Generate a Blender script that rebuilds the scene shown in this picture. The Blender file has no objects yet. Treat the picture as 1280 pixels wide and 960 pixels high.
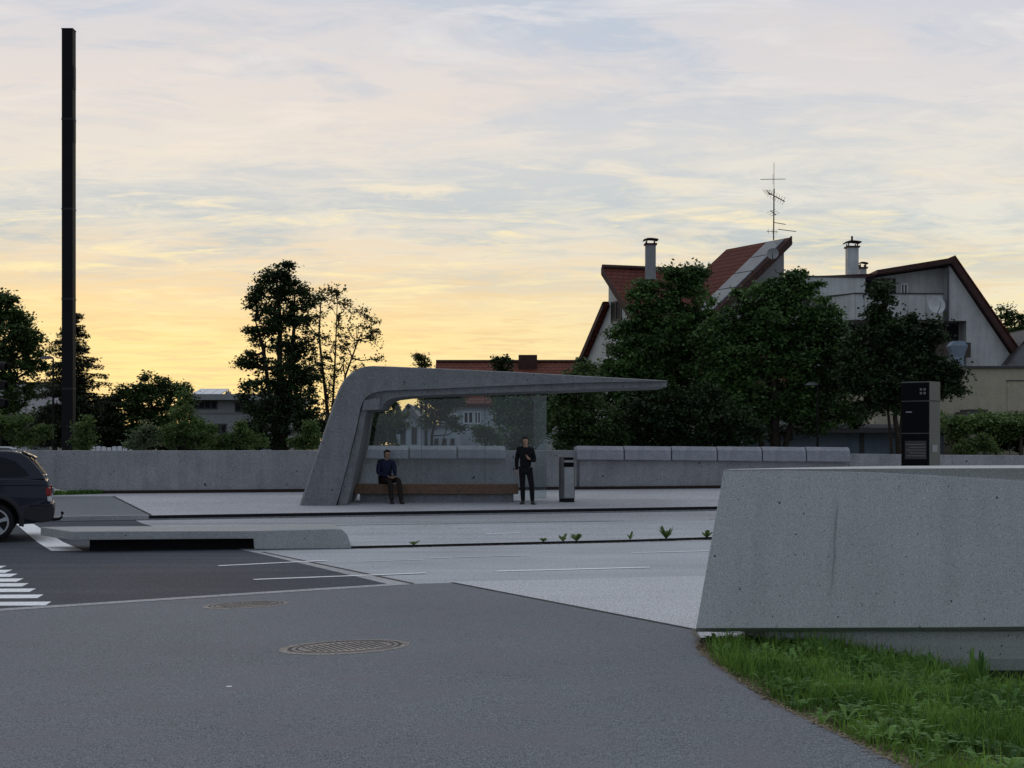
import bpy, bmesh, math, random
import numpy as np
from mathutils import Vector, Matrix
random.seed(7)
rng = np.random.default_rng(11)
R = math.radians
S = bpy.context.scene
C = S.collection
CAMH, HOR, F, CX = 1.9, 553.0, 1800.0, 640.0

# ------------------------------------------------------------------ measuring
def P(px, py, Y):
    return Vector(((px - CX) * Y / F, Y, CAMH + (HOR - py) * Y / F))
SL, YK, PL = 0.032, 27.3, 0.10          # cross fall of the site beyond the near road, platform height
def zr(y):
    return SL * max(0.0, min(y, 43.0) - YK)
def zp(y):
    return zr(y) + PL
def G(px, py, c=0.0):
    """a point of the road surface (c = height above it)"""
    y = F * (CAMH - c) / max(py - HOR, 1e-3)
    if y > YK:
        y = F * (CAMH - c + SL * YK) / (py - HOR + F * SL)
    return Vector(((px - CX) * y / F, y, zr(y) + c))

def s2l(c):
    c = c / 255.0
    return c / 12.92 if c <= 0.04045 else ((c + 0.055) / 1.055) ** 2.4
def rgb(r, g, b):
    return (s2l(r), s2l(g), s2l(b), 1.0)

# ------------------------------------------------------------------ materials
def new_mat(name):
    m = bpy.data.materials.new(name)
    m.use_nodes = True
    nt = m.node_tree
    return m, nt, nt.nodes['Principled BSDF']
def N(nt, t, **kw):
    n = nt.nodes.new(t)
    for k, v in kw.items():
        if k in n.inputs.keys() if hasattr(n.inputs, 'keys') else False:
            n.inputs[k].default_value = v
        else:
            setattr(n, k, v)
    return n
def ramp(nt, stops):
    n = nt.nodes.new('ShaderNodeValToRGB')
    e = n.color_ramp.elements
    while len(e) < len(stops):
        e.new(0.5)
    for el, (p, c) in zip(e, stops):
        el.position = p
        el.color = c if len(c) == 4 else (*c, 1)
    return n
def coords(nt, scale=(1, 1, 1), rot=(0, 0, 0)):
    t = nt.nodes.new('ShaderNodeTexCoord')
    mp = nt.nodes.new('ShaderNodeMapping')
    mp.inputs['Scale'].default_value = scale
    mp.inputs['Rotation'].default_value = rot
    nt.links.new(t.outputs['Object'], mp.inputs['Vector'])
    return mp.outputs['Vector']
def noise(nt, vec, scale, detail=4, rough=0.6):
    n = nt.nodes.new('ShaderNodeTexNoise')
    n.inputs['Scale'].default_value = scale
    n.inputs['Detail'].default_value = detail
    n.inputs['Roughness'].default_value = rough
    nt.links.new(vec, n.inputs['Vector'])
    return n.outputs['Fac']
def mixc(nt, fac, a, b, mode='MIX'):
    n = nt.nodes.new('ShaderNodeMix')
    n.data_type = 'RGBA'
    n.blend_type = mode
    for s, v in ((n.inputs[0], fac), (n.inputs[6], a), (n.inputs[7], b)):
        if isinstance(v, (int, float)):
            s.default_value = v
        elif isinstance(v, tuple):
            s.default_value = v
        else:
            nt.links.new(v, s)
    return n.outputs[2]
def mr(nt, v, a, b, c=0.0, d=1.0):
    n = nt.nodes.new('ShaderNodeMapRange')
    nt.links.new(v, n.inputs[0])
    for i, x in enumerate((a, b, c, d)):
        n.inputs[i + 1].default_value = x
    return n.outputs[0]
def mathn(nt, op, a, b=None):
    n = nt.nodes.new('ShaderNodeMath')
    n.operation = op
    for i, v in enumerate((a, b)):
        if v is None:
            continue
        if isinstance(v, (int, float)):
            n.inputs[i].default_value = v
        else:
            nt.links.new(v, n.inputs[i])
    return n.outputs[0]
def bump(nt, bsdf, h, strength=0.3, dist=0.01):
    b = nt.nodes.new('ShaderNodeBump')
    b.inputs['Strength'].default_value = strength
    b.inputs['Distance'].default_value = dist
    nt.links.new(h, b.inputs['Height'])
    nt.links.new(b.outputs[0], bsdf.inputs['Normal'])

def mat_plain(name, col, rough=0.6, metal=0.0, var=0.12, scale=6.0, spec=0.4):
    m, nt, b = new_mat(name)
    v = coords(nt)
    n = noise(nt, v, scale, 5)
    c0 = tuple(x * (1 - var) for x in col[:3]) + (1,)
    c1 = tuple(min(1, x * (1 + var)) for x in col[:3]) + (1,)
    r = ramp(nt, [(0.3, c0), (0.7, c1)])
    nt.links.new(n, r.inputs[0])
    nt.links.new(r.outputs[0], b.inputs['Base Color'])
    b.inputs['Roughness'].default_value = rough
    b.inputs['Metallic'].default_value = metal
    b.inputs['Specular IOR Level'].default_value = spec
    return m

def mat_concrete(name, col, grain=130.0, pores=True, streak=0.12, mottled=0.1, speck=0.16, pore_scale=9.0, grainmix=0.5, stains=()):
    """cast concrete: cloudy tone, run-off streaks, fine grain, air holes"""
    m, nt, b = new_mat(name)
    v = coords(nt)
    vs = coords(nt, (2.2, 2.2, 0.22))
    big = noise(nt, v, 1.3, 5, 0.65)
    st = noise(nt, vs, 2.0, 6, 0.7)
    fine = noise(nt, v, grain, 2, 0.7)
    mid = noise(nt, v, grain * 0.27, 3, 0.7)
    f = mathn(nt, 'ADD', mr(nt, big, 0.3, 0.7, 1 - mottled, 1 + mottled), mr(nt, st, 0.3, 0.7, -streak, streak))
    f = mathn(nt, 'ADD', f, mr(nt, fine, 0.3, 0.7, -speck, speck))
    f = mathn(nt, 'ADD', f, mr(nt, mid, 0.3, 0.7, -speck * grainmix, speck * grainmix))
    n = nt.nodes.new('ShaderNodeVectorMath'); n.operation = 'SCALE'
    n.inputs[0].default_value = col[:3]
    nt.links.new(f, n.inputs['Scale'])
    out = n.outputs[0]
    h = fine
    if pores:
        vo = nt.nodes.new('ShaderNodeTexVoronoi')
        vo.inputs['Scale'].default_value = pore_scale
        wob = nt.nodes.new('ShaderNodeTexNoise'); wob.inputs['Scale'].default_value = pore_scale * 3.0; nt.links.new(v, wob.inputs['Vector'])
        wv = nt.nodes.new('ShaderNodeVectorMath'); wv.operation = 'SCALE'; wv.inputs['Scale'].default_value = 0.45 / pore_scale
        nt.links.new(wob.outputs['Color'], wv.inputs[0])
        wa = nt.nodes.new('ShaderNodeVectorMath'); wa.operation = 'ADD'; nt.links.new(v, wa.inputs[0]); nt.links.new(wv.outputs[0], wa.inputs[1])
        nt.links.new(wa.outputs[0], vo.inputs['Vector'])
        # only some cells carry a hole
        sep = nt.nodes.new('ShaderNodeSeparateColor')
        nt.links.new(vo.outputs['Color'], sep.inputs[0])
        size = mr(nt, sep.outputs[0], 0.45, 1.0, 0.0, 0.145)
        hole = mathn(nt, 'LESS_THAN', vo.outputs['Distance'], size)
        vo2 = nt.nodes.new('ShaderNodeTexVoronoi'); vo2.inputs['Scale'].default_value = pore_scale * 2.6
        nt.links.new(wa.outputs[0], vo2.inputs['Vector'])
        sep2 = nt.nodes.new('ShaderNodeSeparateColor'); nt.links.new(vo2.outputs['Color'], sep2.inputs[0])
        hole = mathn(nt, 'MAXIMUM', hole, mathn(nt, 'LESS_THAN', vo2.outputs['Distance'], mr(nt, sep2.outputs[0], 0.6, 1.0, 0.0, 0.17)))
        out = mixc(nt, mathn(nt, 'MULTIPLY', hole, 0.8), out, (0.02, 0.02, 0.02, 1))
        h = mathn(nt, 'SUBTRACT', fine, mathn(nt, 'MULTIPLY', hole, 2.0))
    if stains:
        sx = nt.nodes.new('ShaderNodeSeparateXYZ'); nt.links.new(v, sx.inputs[0])
        wig = mathn(nt, 'MULTIPLY', mathn(nt, 'SUBTRACT', noise(nt, v, 5.0, 3), 0.5), 0.05)
        for x0, k, w, z0, z1, amt in stains:
            d = mathn(nt, 'ABSOLUTE', mathn(nt, 'ADD', mathn(nt, 'SUBTRACT', sx.outputs[0], mathn(nt, 'ADD', mathn(nt, 'MULTIPLY', sx.outputs[2], k), x0)), wig))
            m_ = mathn(nt, 'MULTIPLY', mr(nt, d, 0.0, w, 1.0, 0.0), mathn(nt, 'MULTIPLY', mr(nt, sx.outputs[2], z0, z0 + 0.3, 0.0, 1.0), mr(nt, sx.outputs[2], z1 - 0.1, z1, 1.0, 0.0)))
            out = mixc(nt, mathn(nt, 'MULTIPLY', m_, amt), out, tuple(x * 0.3 for x in col[:3]) + (1,))
    nt.links.new(out, b.inputs['Base Color'])
    b.inputs['Roughness'].default_value = 0.85
    b.inputs['Specular IOR Level'].default_value = 0.25
    bump(nt, b, h, 0.35, 0.006)
    return m

def mat_ground(name, col, speck=0.35, scale=90.0, blotch=0.12, stripe=0.0, rough=0.85, tint=None):
    m, nt, b = new_mat(name)
    v = coords(nt)
    vr = coords(nt, (0.07, 1.3, 1), (0, 0, R(-6.5)))
    big = noise(nt, v, 0.35, 6, 0.6)
    f1 = noise(nt, coords(nt, (1, 0.3, 1)), scale, 2, 0.8)
    f2 = noise(nt, v, scale * 0.33, 3, 0.7)
    f = mathn(nt, 'ADD', mr(nt, big, 0.3, 0.7, 1 - blotch, 1 + blotch), mr(nt, f1, 0.3, 0.7, -speck, speck))
    f = mathn(nt, 'ADD', f, mr(nt, f2, 0.3, 0.7, -speck * 0.4, speck * 0.4))
    if stripe:
        f = mathn(nt, 'ADD', f, mr(nt, noise(nt, vr, 1.0, 4, 0.6), 0.3, 0.7, -stripe, stripe))
    n = nt.nodes.new('ShaderNodeVectorMath'); n.operation = 'SCALE'
    n.inputs[0].default_value = col[:3]
    nt.links.new(f, n.inputs['Scale'])
    out = n.outputs[0]
    if tint:
        out = mixc(nt, mr(nt, noise(nt, v, 1.7, 4, 0.6), 0.45, 0.65, 0.0, 0.6), out, tint)
    nt.links.new(out, b.inputs['Base Color'])
    b.inputs['Roughness'].default_value = rough
    b.inputs['Specular IOR Level'].default_value = 0.12
    bump(nt, b, f1, 0.4, 0.004)
    return m

def mat_leaf(name, a, c, trans=0.25):
    m, nt, b = new_mat(name)
    geo = nt.nodes.new('ShaderNodeNewGeometry')
    r = ramp(nt, [(0.0, a), (1.0, c)])
    v = coords(nt)
    big = noise(nt, v, 0.9, 2)
    f = mathn(nt, 'ADD', mathn(nt, 'MULTIPLY', geo.outputs['Random Per Island'], 0.6), mr(nt, big, 0.35, 0.65, -0.1, 0.5))
    nt.links.new(f, r.inputs[0])
    nt.links.new(r.outputs[0], b.inputs['Base Color'])
    b.inputs['Roughness'].default_value = 0.55
    b.inputs['Specular IOR Level'].default_value = 0.25
    t = nt.nodes.new('ShaderNodeBsdfTranslucent')
    nt.links.new(r.outputs[0], t.inputs['Color'])
    mx = nt.nodes.new('ShaderNodeMixShader')
    mx.inputs[0].default_value = trans
    nt.links.new(b.outputs[0], mx.inputs[1])
    nt.links.new(t.outputs[0], mx.inputs[2])
    nt.links.new(mx.outputs[0], nt.nodes['Material Output'].inputs['Surface'])
    return m

def mat_tiles(name, col):
    """clay roof tiles: UV carries metres along ridge / down slope"""
    m, nt, b = new_mat(name)
    uv = nt.nodes.new('ShaderNodeUVMap')
    br = nt.nodes.new('ShaderNodeTexBrick')
    nt.links.new(uv.outputs[0], br.inputs['Vector'])
    br.inputs['Scale'].default_value = 1.0
    br.inputs['Brick Width'].default_value = 0.32
    br.inputs['Row Height'].default_value = 0.36
    br.inputs['Mortar Size'].default_value = 0.022
    br.inputs['Color1'].default_value = (*[x * 0.88 for x in col[:3]], 1)
    br.inputs['Color2'].default_value = (*[x * 1.12 for x in col[:3]], 1)
    br.inputs['Mortar'].default_value = (*[x * 0.45 for x in col[:3]], 1)
    n = noise(nt, coords(nt), 1.5, 5)
    out = mixc(nt, mr(nt, n, 0.45, 0.75, 0, 0.5), br.outputs['Color'], (*[x * 0.45 for x in col[:3]], 1))
    b.inputs['Roughness'].default_value = 0.85
    b.inputs['Specular IOR Level'].default_value = 0.1
    sep = nt.nodes.new('ShaderNodeSeparateXYZ'); nt.links.new(uv.outputs[0], sep.inputs[0])
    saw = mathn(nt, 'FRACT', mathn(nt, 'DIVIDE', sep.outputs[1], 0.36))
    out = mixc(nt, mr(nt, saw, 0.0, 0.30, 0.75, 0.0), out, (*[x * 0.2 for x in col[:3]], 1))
    nt.links.new(out, b.inputs['Base Color'])
    bump(nt, b, saw, 1.0, 0.06)
    return m

M = {}
M['concrete'] = mat_concrete('cast_concrete', (0.185, 0.19, 0.198), grain=42, streak=0.12, mottled=0.13, speck=0.36, pore_scale=4, grainmix=0.5)
M['near_concrete'] = mat_concrete('exposed_concrete', (0.465, 0.475, 0.475), grain=120, streak=0.055, mottled=0.05, speck=0.42, pore_scale=13.0, grainmix=0.12, stains=((0.45, 0.09, 0.018, 0.9, 1.85, 0.5), (0.44, 0.085, 0.06, 0.7, 1.95, 0.15), (1.62, 0.04, 0.10, 0.7, 2.1, 0.09), (2.6, 0.02, 0.12, 0.9, 2.15, 0.09), (-0.25, 0.08, 0.08, 0.7, 2.1, 0.08), (3.6, 0.0, 0.1, 0.9, 2.15, 0.1)))
M['bench_concrete'] = mat_concrete('bench_concrete', (0.33, 0.335, 0.34), grain=80, streak=0.05, mottled=0.06, speck=0.3, grainmix=0.3)
M['cap_concrete'] = mat_concrete('cap_concrete', (0.255, 0.26, 0.29), grain=50, streak=0.12, mottled=0.14, speck=0.3, pores=False, grainmix=0.4)
M['wall_concrete'] = mat_concrete('wall_concrete', (0.275, 0.275, 0.285), grain=60, streak=0.14, mottled=0.13, speck=0.34, pore_scale=3.5, grainmix=0.35)
M['road_concrete'] = mat_ground('road_concrete', (0.405, 0.415, 0.44), speck=0.36, scale=48, blotch=0.10, stripe=0.12)
M['edge_concrete'] = mat_ground('edge_concrete', (0.485, 0.49, 0.515), speck=0.38, scale=48, blotch=0.08, stripe=0.03)
M['gutter_concrete'] = mat_ground('gutter_concrete', (0.33, 0.335, 0.355), speck=0.3, scale=40, blotch=0.12, stripe=0.10)
M['platform'] = mat_ground('platform_concrete', (0.395, 0.395, 0.42), speck=0.32, scale=36, blotch=0.12, stripe=0.09)
M['asphalt'] = mat_ground('road_asphalt', (0.066, 0.073, 0.088), speck=0.4, scale=60, blotch=0.12, stripe=0.2)
M['path'] = mat_ground('path_asphalt', (0.160, 0.172, 0.188), speck=0.55, scale=95, blotch=0.09, tint=(0.172, 0.164, 0.184, 1))
M['earth'] = mat_ground('earth', (0.045, 0.05, 0.03), speck=0.5, scale=9, blotch=0.35, tint=(0.03, 0.045, 0.02, 1))
M['soil'] = mat_ground('soil', (0.10, 0.075, 0.05), speck=0.8, scale=60, blotch=0.4, tint=(0.19, 0.15, 0.10, 1))
M['paint'] = mat_ground('road_paint', (0.84, 0.85, 0.87), speck=0.18, scale=50, blotch=0.08, tint=(0.68, 0.68, 0.69, 1))
M['worn_paint'] = mat_ground('worn_road_paint', (0.80, 0.81, 0.84), speck=0.2, scale=50, blotch=0.2)
M['kerbstone'] = mat_ground('kerbstone', (0.36, 0.36, 0.37), speck=0.3, scale=40, blotch=0.12)
M['rust_steel'] = mat_plain('rusted_steel_edging', (0.03, 0.016, 0.012, 1), 0.7, 0.3, 0.4, 12)
M['dark_edge'] = mat_plain('dark_steel_and_gap_shade', (0.012, 0.012, 0.015, 1), 0.75, 0.0, 0.3, 10, 0.2)
M['joint'] = mat_plain('joint_filler', (0.05, 0.048, 0.05, 1), 0.9, 0, 0.3, 10, 0.1)
M['brown_joint'] = mat_plain('joint_brown', (0.10, 0.085, 0.085, 1), 0.9, 0, 0.3, 10, 0.1)
M['black_metal'] = mat_plain('black_painted_steel', (0.006, 0.006, 0.007, 1), 0.6, 0.0, 0.3, 3, 0.15)
M['steel_grey'] = mat_plain('grey_painted_steel', (0.10, 0.105, 0.115, 1), 0.5, 0.3, 0.2, 4)
M['old_wood'] = mat_plain('weathered_wood', (0.06, 0.045, 0.035, 1), 0.8, 0, 0.35, 6)
M['wood'] = mat_plain('oiled_wood', (0.12, 0.068, 0.038, 1), 0.6, 0, 0.35, 14)
M['bin_light'] = mat_plain('bin_brushed_panel', (0.30, 0.31, 0.32, 1), 0.55, 0.2, 0.15, 9)
M['bin_shade'] = mat_plain('bin_shell_shade', (0.10, 0.097, 0.10, 1), 0.6, 0.2, 0.25, 9)
M['render_white'] = mat_concrete('painted_render', (0.46, 0.465, 0.455), grain=14, pores=False, streak=0.15, mottled=0.10, speck=0.07)
M['render_blue'] = mat_concrete('pale_blue_render', (0.42, 0.46, 0.52), grain=14, pores=False, streak=0.05, mottled=0.05, speck=0.05)
M['render_cream'] = mat_concrete('cream_render', (0.38, 0.34, 0.25), grain=18, pores=False, streak=0.06, mottled=0.08, speck=0.12)
M['render_grey'] = mat_concrete('grey_render', (0.26, 0.265, 0.27), grain=14, pores=False, streak=0.05, mottled=0.05, speck=0.06)
M['garage'] = mat_concrete('garage_render', (0.16, 0.20, 0.24), grain=14, pores=False, streak=0.1, mottled=0.1, speck=0.06)
M['tiles'] = mat_tiles('clay_tiles', (0.125, 0.036, 0.026))
M['tiles_far'] = mat_tiles('clay_tiles_far', (0.15, 0.05, 0.034))
M['dark_tiles'] = mat_plain('dark_verge', (0.05, 0.02, 0.017, 1), 0.8, 0, 0.3, 3)
M['slate'] = mat_plain('grey_roof_sheet', (0.17, 0.17, 0.18, 1), 0.7, 0, 0.2, 2)
M['panel'] = mat_plain('solar_glass_panel', (0.13, 0.135, 0.15, 1), 0.4, 0.1, 0.25, 1.5, 0.35)
M['win'] = mat_plain('window_glass', (0.013, 0.015, 0.019, 1), 0.55, 0, 0.2, 1.5, 0.1)
M['frame_white'] = mat_plain('white_window_frame', (0.62, 0.62, 0.64, 1), 0.5)
M['frame_dark'] = mat_plain('dark_window_frame', (0.05, 0.045, 0.045, 1), 0.6)
M['white_metal'] = mat_plain('white_coated_metal', (0.66, 0.67, 0.70, 1), 0.45, 0, 0.06, 3)
M['galv'] = mat_plain('galvanised_sheet', (0.20, 0.25, 0.31, 1), 0.4, 0.5, 0.12, 5)
M['bark'] = mat_plain('bark', (0.035, 0.028, 0.022, 1), 0.9, 0, 0.4, 9, 0.1)
M['car'] = None
def car_paint():
    m, nt, b = new_mat('dark_blue_car_paint')
    n = noise(nt, coords(nt), 3, 3)
    r = ramp(nt, [(0.3, (0.004, 0.006, 0.017, 1)), (0.7, (0.006, 0.009, 0.022, 1))])
    nt.links.new(n, r.inputs[0]); nt.links.new(r.outputs[0], b.inputs['Base Color'])
    b.inputs['Metallic'].default_value = 0.1
    b.inputs['Roughness'].default_value = 0.32
    b.inputs['Coat Weight'].default_value = 0.22
    b.inputs['Specular IOR Level'].default_value = 0.3
    b.inputs['Coat Roughness'].default_value = 0.08
    return m
M['car'] = car_paint()
M['plastic'] = mat_plain('dark_plastic', (0.010, 0.011, 0.015, 1), 0.6, 0, 0.2, 8)
M['rubber'] = mat_plain('tyre_rubber', (0.014, 0.014, 0.015, 1), 0.85, 0, 0.3, 20, 0.2)
M['alloy'] = mat_plain('alloy_wheel', (0.42, 0.43, 0.45, 1), 0.35, 0.6, 0.1, 8)
M['red_lens'] = mat_plain('red_lens', (0.22, 0.012, 0.012, 1), 0.25, 0, 0.15, 20)
M['clear_lens'] = mat_plain('clear_lens', (0.55, 0.56, 0.57, 1), 0.2, 0, 0.1, 20)
M['dark_lens'] = mat_plain('dark_lens', (0.03, 0.03, 0.02, 1), 0.2, 0, 0.2, 10)
M['iron'] = mat_ground('cast_iron_cover', (0.28, 0.25, 0.235), speck=0.5, scale=60, blotch=0.3, tint=(0.34, 0.29, 0.25, 1))
M['iron_dark'] = mat_plain('iron_groove', (0.055, 0.052, 0.05, 1), 0.85, 0, 0.3, 30)
M['navy'] = mat_plain('navy_cloth', (0.022, 0.026, 0.055, 1), 0.9, 0, 0.25, 18, 0.1)
M['black_cloth'] = mat_plain('black_cloth', (0.012, 0.012, 0.014, 1), 0.9, 0, 0.3, 18, 0.1)
M['denim'] = mat_plain('dark_denim', (0.03, 0.036, 0.055, 1), 0.9, 0, 0.25, 18, 0.1)
M['brown_cloth'] = mat_plain('dark_brown_cloth', (0.028, 0.022, 0.02, 1), 0.9, 0, 0.25, 18, 0.1)
M['skin'] = mat_plain('skin', (0.40, 0.24, 0.17, 1), 0.55, 0, 0.08, 10)
M['hair'] = mat_plain('dark_hair', (0.02, 0.014, 0.01, 1), 0.7, 0, 0.3, 40)
M['shoe'] = mat_plain('shoe_leather', (0.03, 0.028, 0.028, 1), 0.6)
M['sign_black'] = mat_plain('black_glass_panel', (0.004, 0.004, 0.005, 1), 0.6, 0, 0.1, 3, 0.06)
M['sign_metal'] = mat_plain('grey_green_metal', (0.085, 0.095, 0.088, 1), 0.6, 0.1, 0.1, 3)
M['sign_paper'] = mat_plain('timetable_sheet', (0.03, 0.029, 0.03, 1), 0.7, 0, 0.5, 25)
M['sign_mark'] = mat_plain('pale_marks', (0.13, 0.13, 0.13, 1), 0.7)
M['sign_plate'] = mat_plain('small_plate', (0.20, 0.22, 0.23, 1), 0.6)
M['paper'] = mat_plain('paper_scrap', (0.75, 0.75, 0.74, 1), 0.8)
M['petal'] = mat_plain('clover_white', (0.62, 0.62, 0.56, 1), 0.8)
M['grass'] = mat_leaf('grass_blade', (0.03, 0.09, 0.014, 1), (0.25, 0.42, 0.075, 1), 0.4)
M['weed'] = mat_leaf('weed_leaf', (0.035, 0.10, 0.02, 1), (0.20, 0.36, 0.085, 1), 0.35)
M['dry'] = mat_leaf('dry_stalk', (0.16, 0.12, 0.07, 1), (0.30, 0.24, 0.15, 1), 0.2)
M['leaf_dark'] = mat_leaf('leaf_dark', (0.016, 0.036, 0.011, 1), (0.080, 0.135, 0.036, 1), 0.28)
M['leaf_maple'] = mat_leaf('leaf_maple', (0.011, 0.030, 0.009, 1), (0.110, 0.200, 0.055, 1), 0.25)
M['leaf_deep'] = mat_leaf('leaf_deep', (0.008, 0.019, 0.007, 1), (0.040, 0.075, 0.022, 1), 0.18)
M['leaf_olive'] = mat_leaf('leaf_olive', (0.030, 0.040, 0.012, 1), (0.095, 0.105, 0.030, 1), 0.35)
M['leaf_light'] = mat_leaf('leaf_light', (0.04, 0.075, 0.020, 1), (0.16, 0.235, 0.068, 1), 0.35)
M['leaf_silver'] = mat_leaf('leaf_silver', (0.07, 0.10, 0.05, 1), (0.20, 0.26, 0.13, 1), 0.35)
M['needle'] = mat_leaf('spruce_needle', (0.012, 0.022, 0.010, 1), (0.040, 0.052, 0.022, 1), 0.12)

def glass_mat():
    m, nt, b = new_mat('shelter_glass')
    tr = nt.nodes.new('ShaderNodeBsdfTransparent'); tr.inputs[0].default_value = (0.89, 0.92, 0.92, 1)
    gl = nt.nodes.new('ShaderNodeBsdfGlossy'); gl.inputs['Roughness'].default_value = 0.03
    df = nt.nodes.new('ShaderNodeBsdfDiffuse'); df.inputs[0].default_value = (0.42, 0.46, 0.45, 1)
    fr = nt.nodes.new('ShaderNodeFresnel'); fr.inputs[0].default_value = 1.45
    m1 = nt.nodes.new('ShaderNodeMixShader'); m2 = nt.nodes.new('ShaderNodeMixShader')
    n = noise(nt, coords(nt, (1, 1, 0.3)), 1.6, 5)
    nt.links.new(mr(nt, n, 0.3, 0.7, 0.004, 0.016), m1.inputs[0])       # a film of dust
    nt.links.new(tr.outputs[0], m1.inputs[1]); nt.links.new(df.outputs[0], m1.inputs[2])
    nt.links.new(fr.outputs[0], m2.inputs[0])
    nt.links.new(m1.outputs[0], m2.inputs[1]); nt.links.new(gl.outputs[0], m2.inputs[2])
    nt.links.new(m2.outputs[0], nt.nodes['Material Output'].inputs['Surface'])
    return m
M['glass'] = glass_mat()

# ------------------------------------------------------------------ object helpers
def tag(o, label=None, cat=None, group=None, kind=None):
    if label: o['label'] = label
    if cat: o['category'] = cat
    if group: o['group'] = group
    if kind: o['kind'] = kind
    return o
def thing(name, label, cat, loc=(0, 0, 0), group=None):
    o = bpy.data.objects.new(name, None)
    C.objects.link(o)
    o.location = loc
    o.empty_display_size = 0.2
    return tag(o, label, cat, group)
def root_loc(o):
    v = Vector((0, 0, 0))
    while o is not None:
        v += o.location
        o = o.parent
    return v

class MB:
    def __init__(self):
        self.v, self.f, self.uv = [], [], {}
    def add(self, vs, fs):
        n = len(self.v)
        self.v += [Vector(p) for p in vs]
        self.f += [tuple(i + n for i in f) for f in fs]
        return n
    def box(self, a, b):
        (x0, y0, z0), (x1, y1, z1) = a, b
        return self.add([(x0, y0, z0), (x1, y0, z0), (x1, y1, z0), (x0, y1, z0), (x0, y0, z1), (x1, y0, z1), (x1, y1, z1), (x0, y1, z1)],
                        [(0, 3, 2, 1), (4, 5, 6, 7), (0, 1, 5, 4), (1, 2, 6, 5), (2, 3, 7, 6), (3, 0, 4, 7)])
    def obox(self, c, u, v, w):
        """box from a corner-centre c with half vectors u, v, w"""
        c, u, v, w = map(Vector, (c, u, v, w))
        pts = [c + su * u + sv * v + sw * w for sw in (-1, 1) for su, sv in ((-1, -1), (1, -1), (1, 1), (-1, 1))]
        return self.add(pts, [(0, 3, 2, 1), (4, 5, 6, 7), (0, 1, 5, 4), (1, 2, 6, 5), (2, 3, 7, 6), (3, 0, 4, 7)])
    def prism(self, front, back):
        """two matching closed outlines joined to a solid"""
        n = len(front)
        return self.add(list(front) + list(back), [tuple(range(n)), tuple(range(2 * n - 1, n - 1, -1))] +
                        [(i, i + n, (i + 1) % n + n, (i + 1) % n) for i in range(n)])
    def loft(self, rings, caps=True):
        n = len(rings[0])
        vs = [p for r in rings for p in r]
        fs = []
        for k in range(len(rings) - 1):
            for i in range(n):
                j = (i + 1) % n
                fs.append((k * n + i, k * n + j, (k + 1) * n + j, (k + 1) * n + i))
        if caps:
            fs.append(tuple(range(n - 1, -1, -1)))
            fs.append(tuple((len(rings) - 1) * n + i for i in range(n)))
        return self.add(vs, fs)
    def tube(self, pts, rad, seg=8):
        pts = [Vector(p) for p in pts]
        if not hasattr(rad, '__len__'):
            rad = [rad] * len(pts)
        rings = []
        for i, p in enumerate(pts):
            d = (pts[min(i + 1, len(pts) - 1)] - pts[max(i - 1, 0)])
            d = d.normalized() if d.length > 1e-9 else Vector((0, 0, 1))
            a = Vector((0, 0, 1)) if abs(d.z) < 0.9 else Vector((1, 0, 0))
            u = d.cross(a).normalized(); w = d.cross(u)
            rings.append([p + (u * math.cos(t) + w * math.sin(t)) * rad[i] for t in [2 * math.pi * k / seg for k in range(seg)]])
        return self.loft(rings)
    def lathe(self, c, prof, seg=24, axis='Z'):
        c = Vector(c)
        rings = []
        for r, h in prof:
            ring = []
            for k in range(seg):
                t = 2 * math.pi * k / seg
                a, b = r * math.cos(t), r * math.sin(t)
                ring.append(c + (Vector((a, b, h)) if axis == 'Z' else Vector((a, h, b)) if axis == 'Y' else Vector((h, a, b))))
            rings.append(ring)
        return self.loft(rings)
    def ball(self, c, r, seg=10):
        r = Vector(r) if hasattr(r, '__len__') else Vector((r, r, r))
        rings = []
        for i in range(1, seg):
            t = math.pi * i / seg
            rings.append([Vector(c) + Vector((r.x * math.sin(t) * math.cos(a), r.y * math.sin(t) * math.sin(a), -r.z * math.cos(t))) for a in [2 * math.pi * k / (seg + 2) for k in range(seg + 2)]])
        return self.loft(rings)
    def build(self, name, mat, parent=None, origin=None, smooth=False, bevel=0.0, bevseg=2, fix=True, uvs=None):
        me = bpy.data.meshes.new(name)
        if parent is not None:
            o0 = root_loc(parent)
        else:
            o0 = Vector(origin) if origin is not None else Vector((0, 0, 0))
        me.from_pydata([tuple(p - o0) for p in self.v], [], self.f)
        me.materials.append(M[mat] if isinstance(mat, str) else mat)
        if fix:
            bm = bmesh.new(); bm.from_mesh(me)
            bmesh.ops.recalc_face_normals(bm, faces=bm.faces)
            bm.to_mesh(me); bm.free()
        if smooth:
            for p in me.polygons: p.use_smooth = True
        if uvs is not None:
            l = me.uv_layers.new(name='UVMap')
            for lp in me.loops:
                l.data[lp.index].uv = uvs(Vector(me.vertices[lp.vertex_index].co) + o0)
        me.update()
        o = bpy.data.objects.new(name, me)
        C.objects.link(o)
        if parent is not None:
            o.parent = parent
        else:
            o.location = o0
        if bevel:
            md = o.modifiers.new('edge', 'BEVEL')
            md.width = bevel; md.segments = bevseg; md.limit_method = 'ANGLE'; md.angle_limit = R(35)
        return o

def copy_tree(o, parent=None):
    c = o.copy(); C.objects.link(c)
    if parent is not None: c.parent = parent
    for ch in list(o.children):
        copy_tree(ch, c)
    return c

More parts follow.
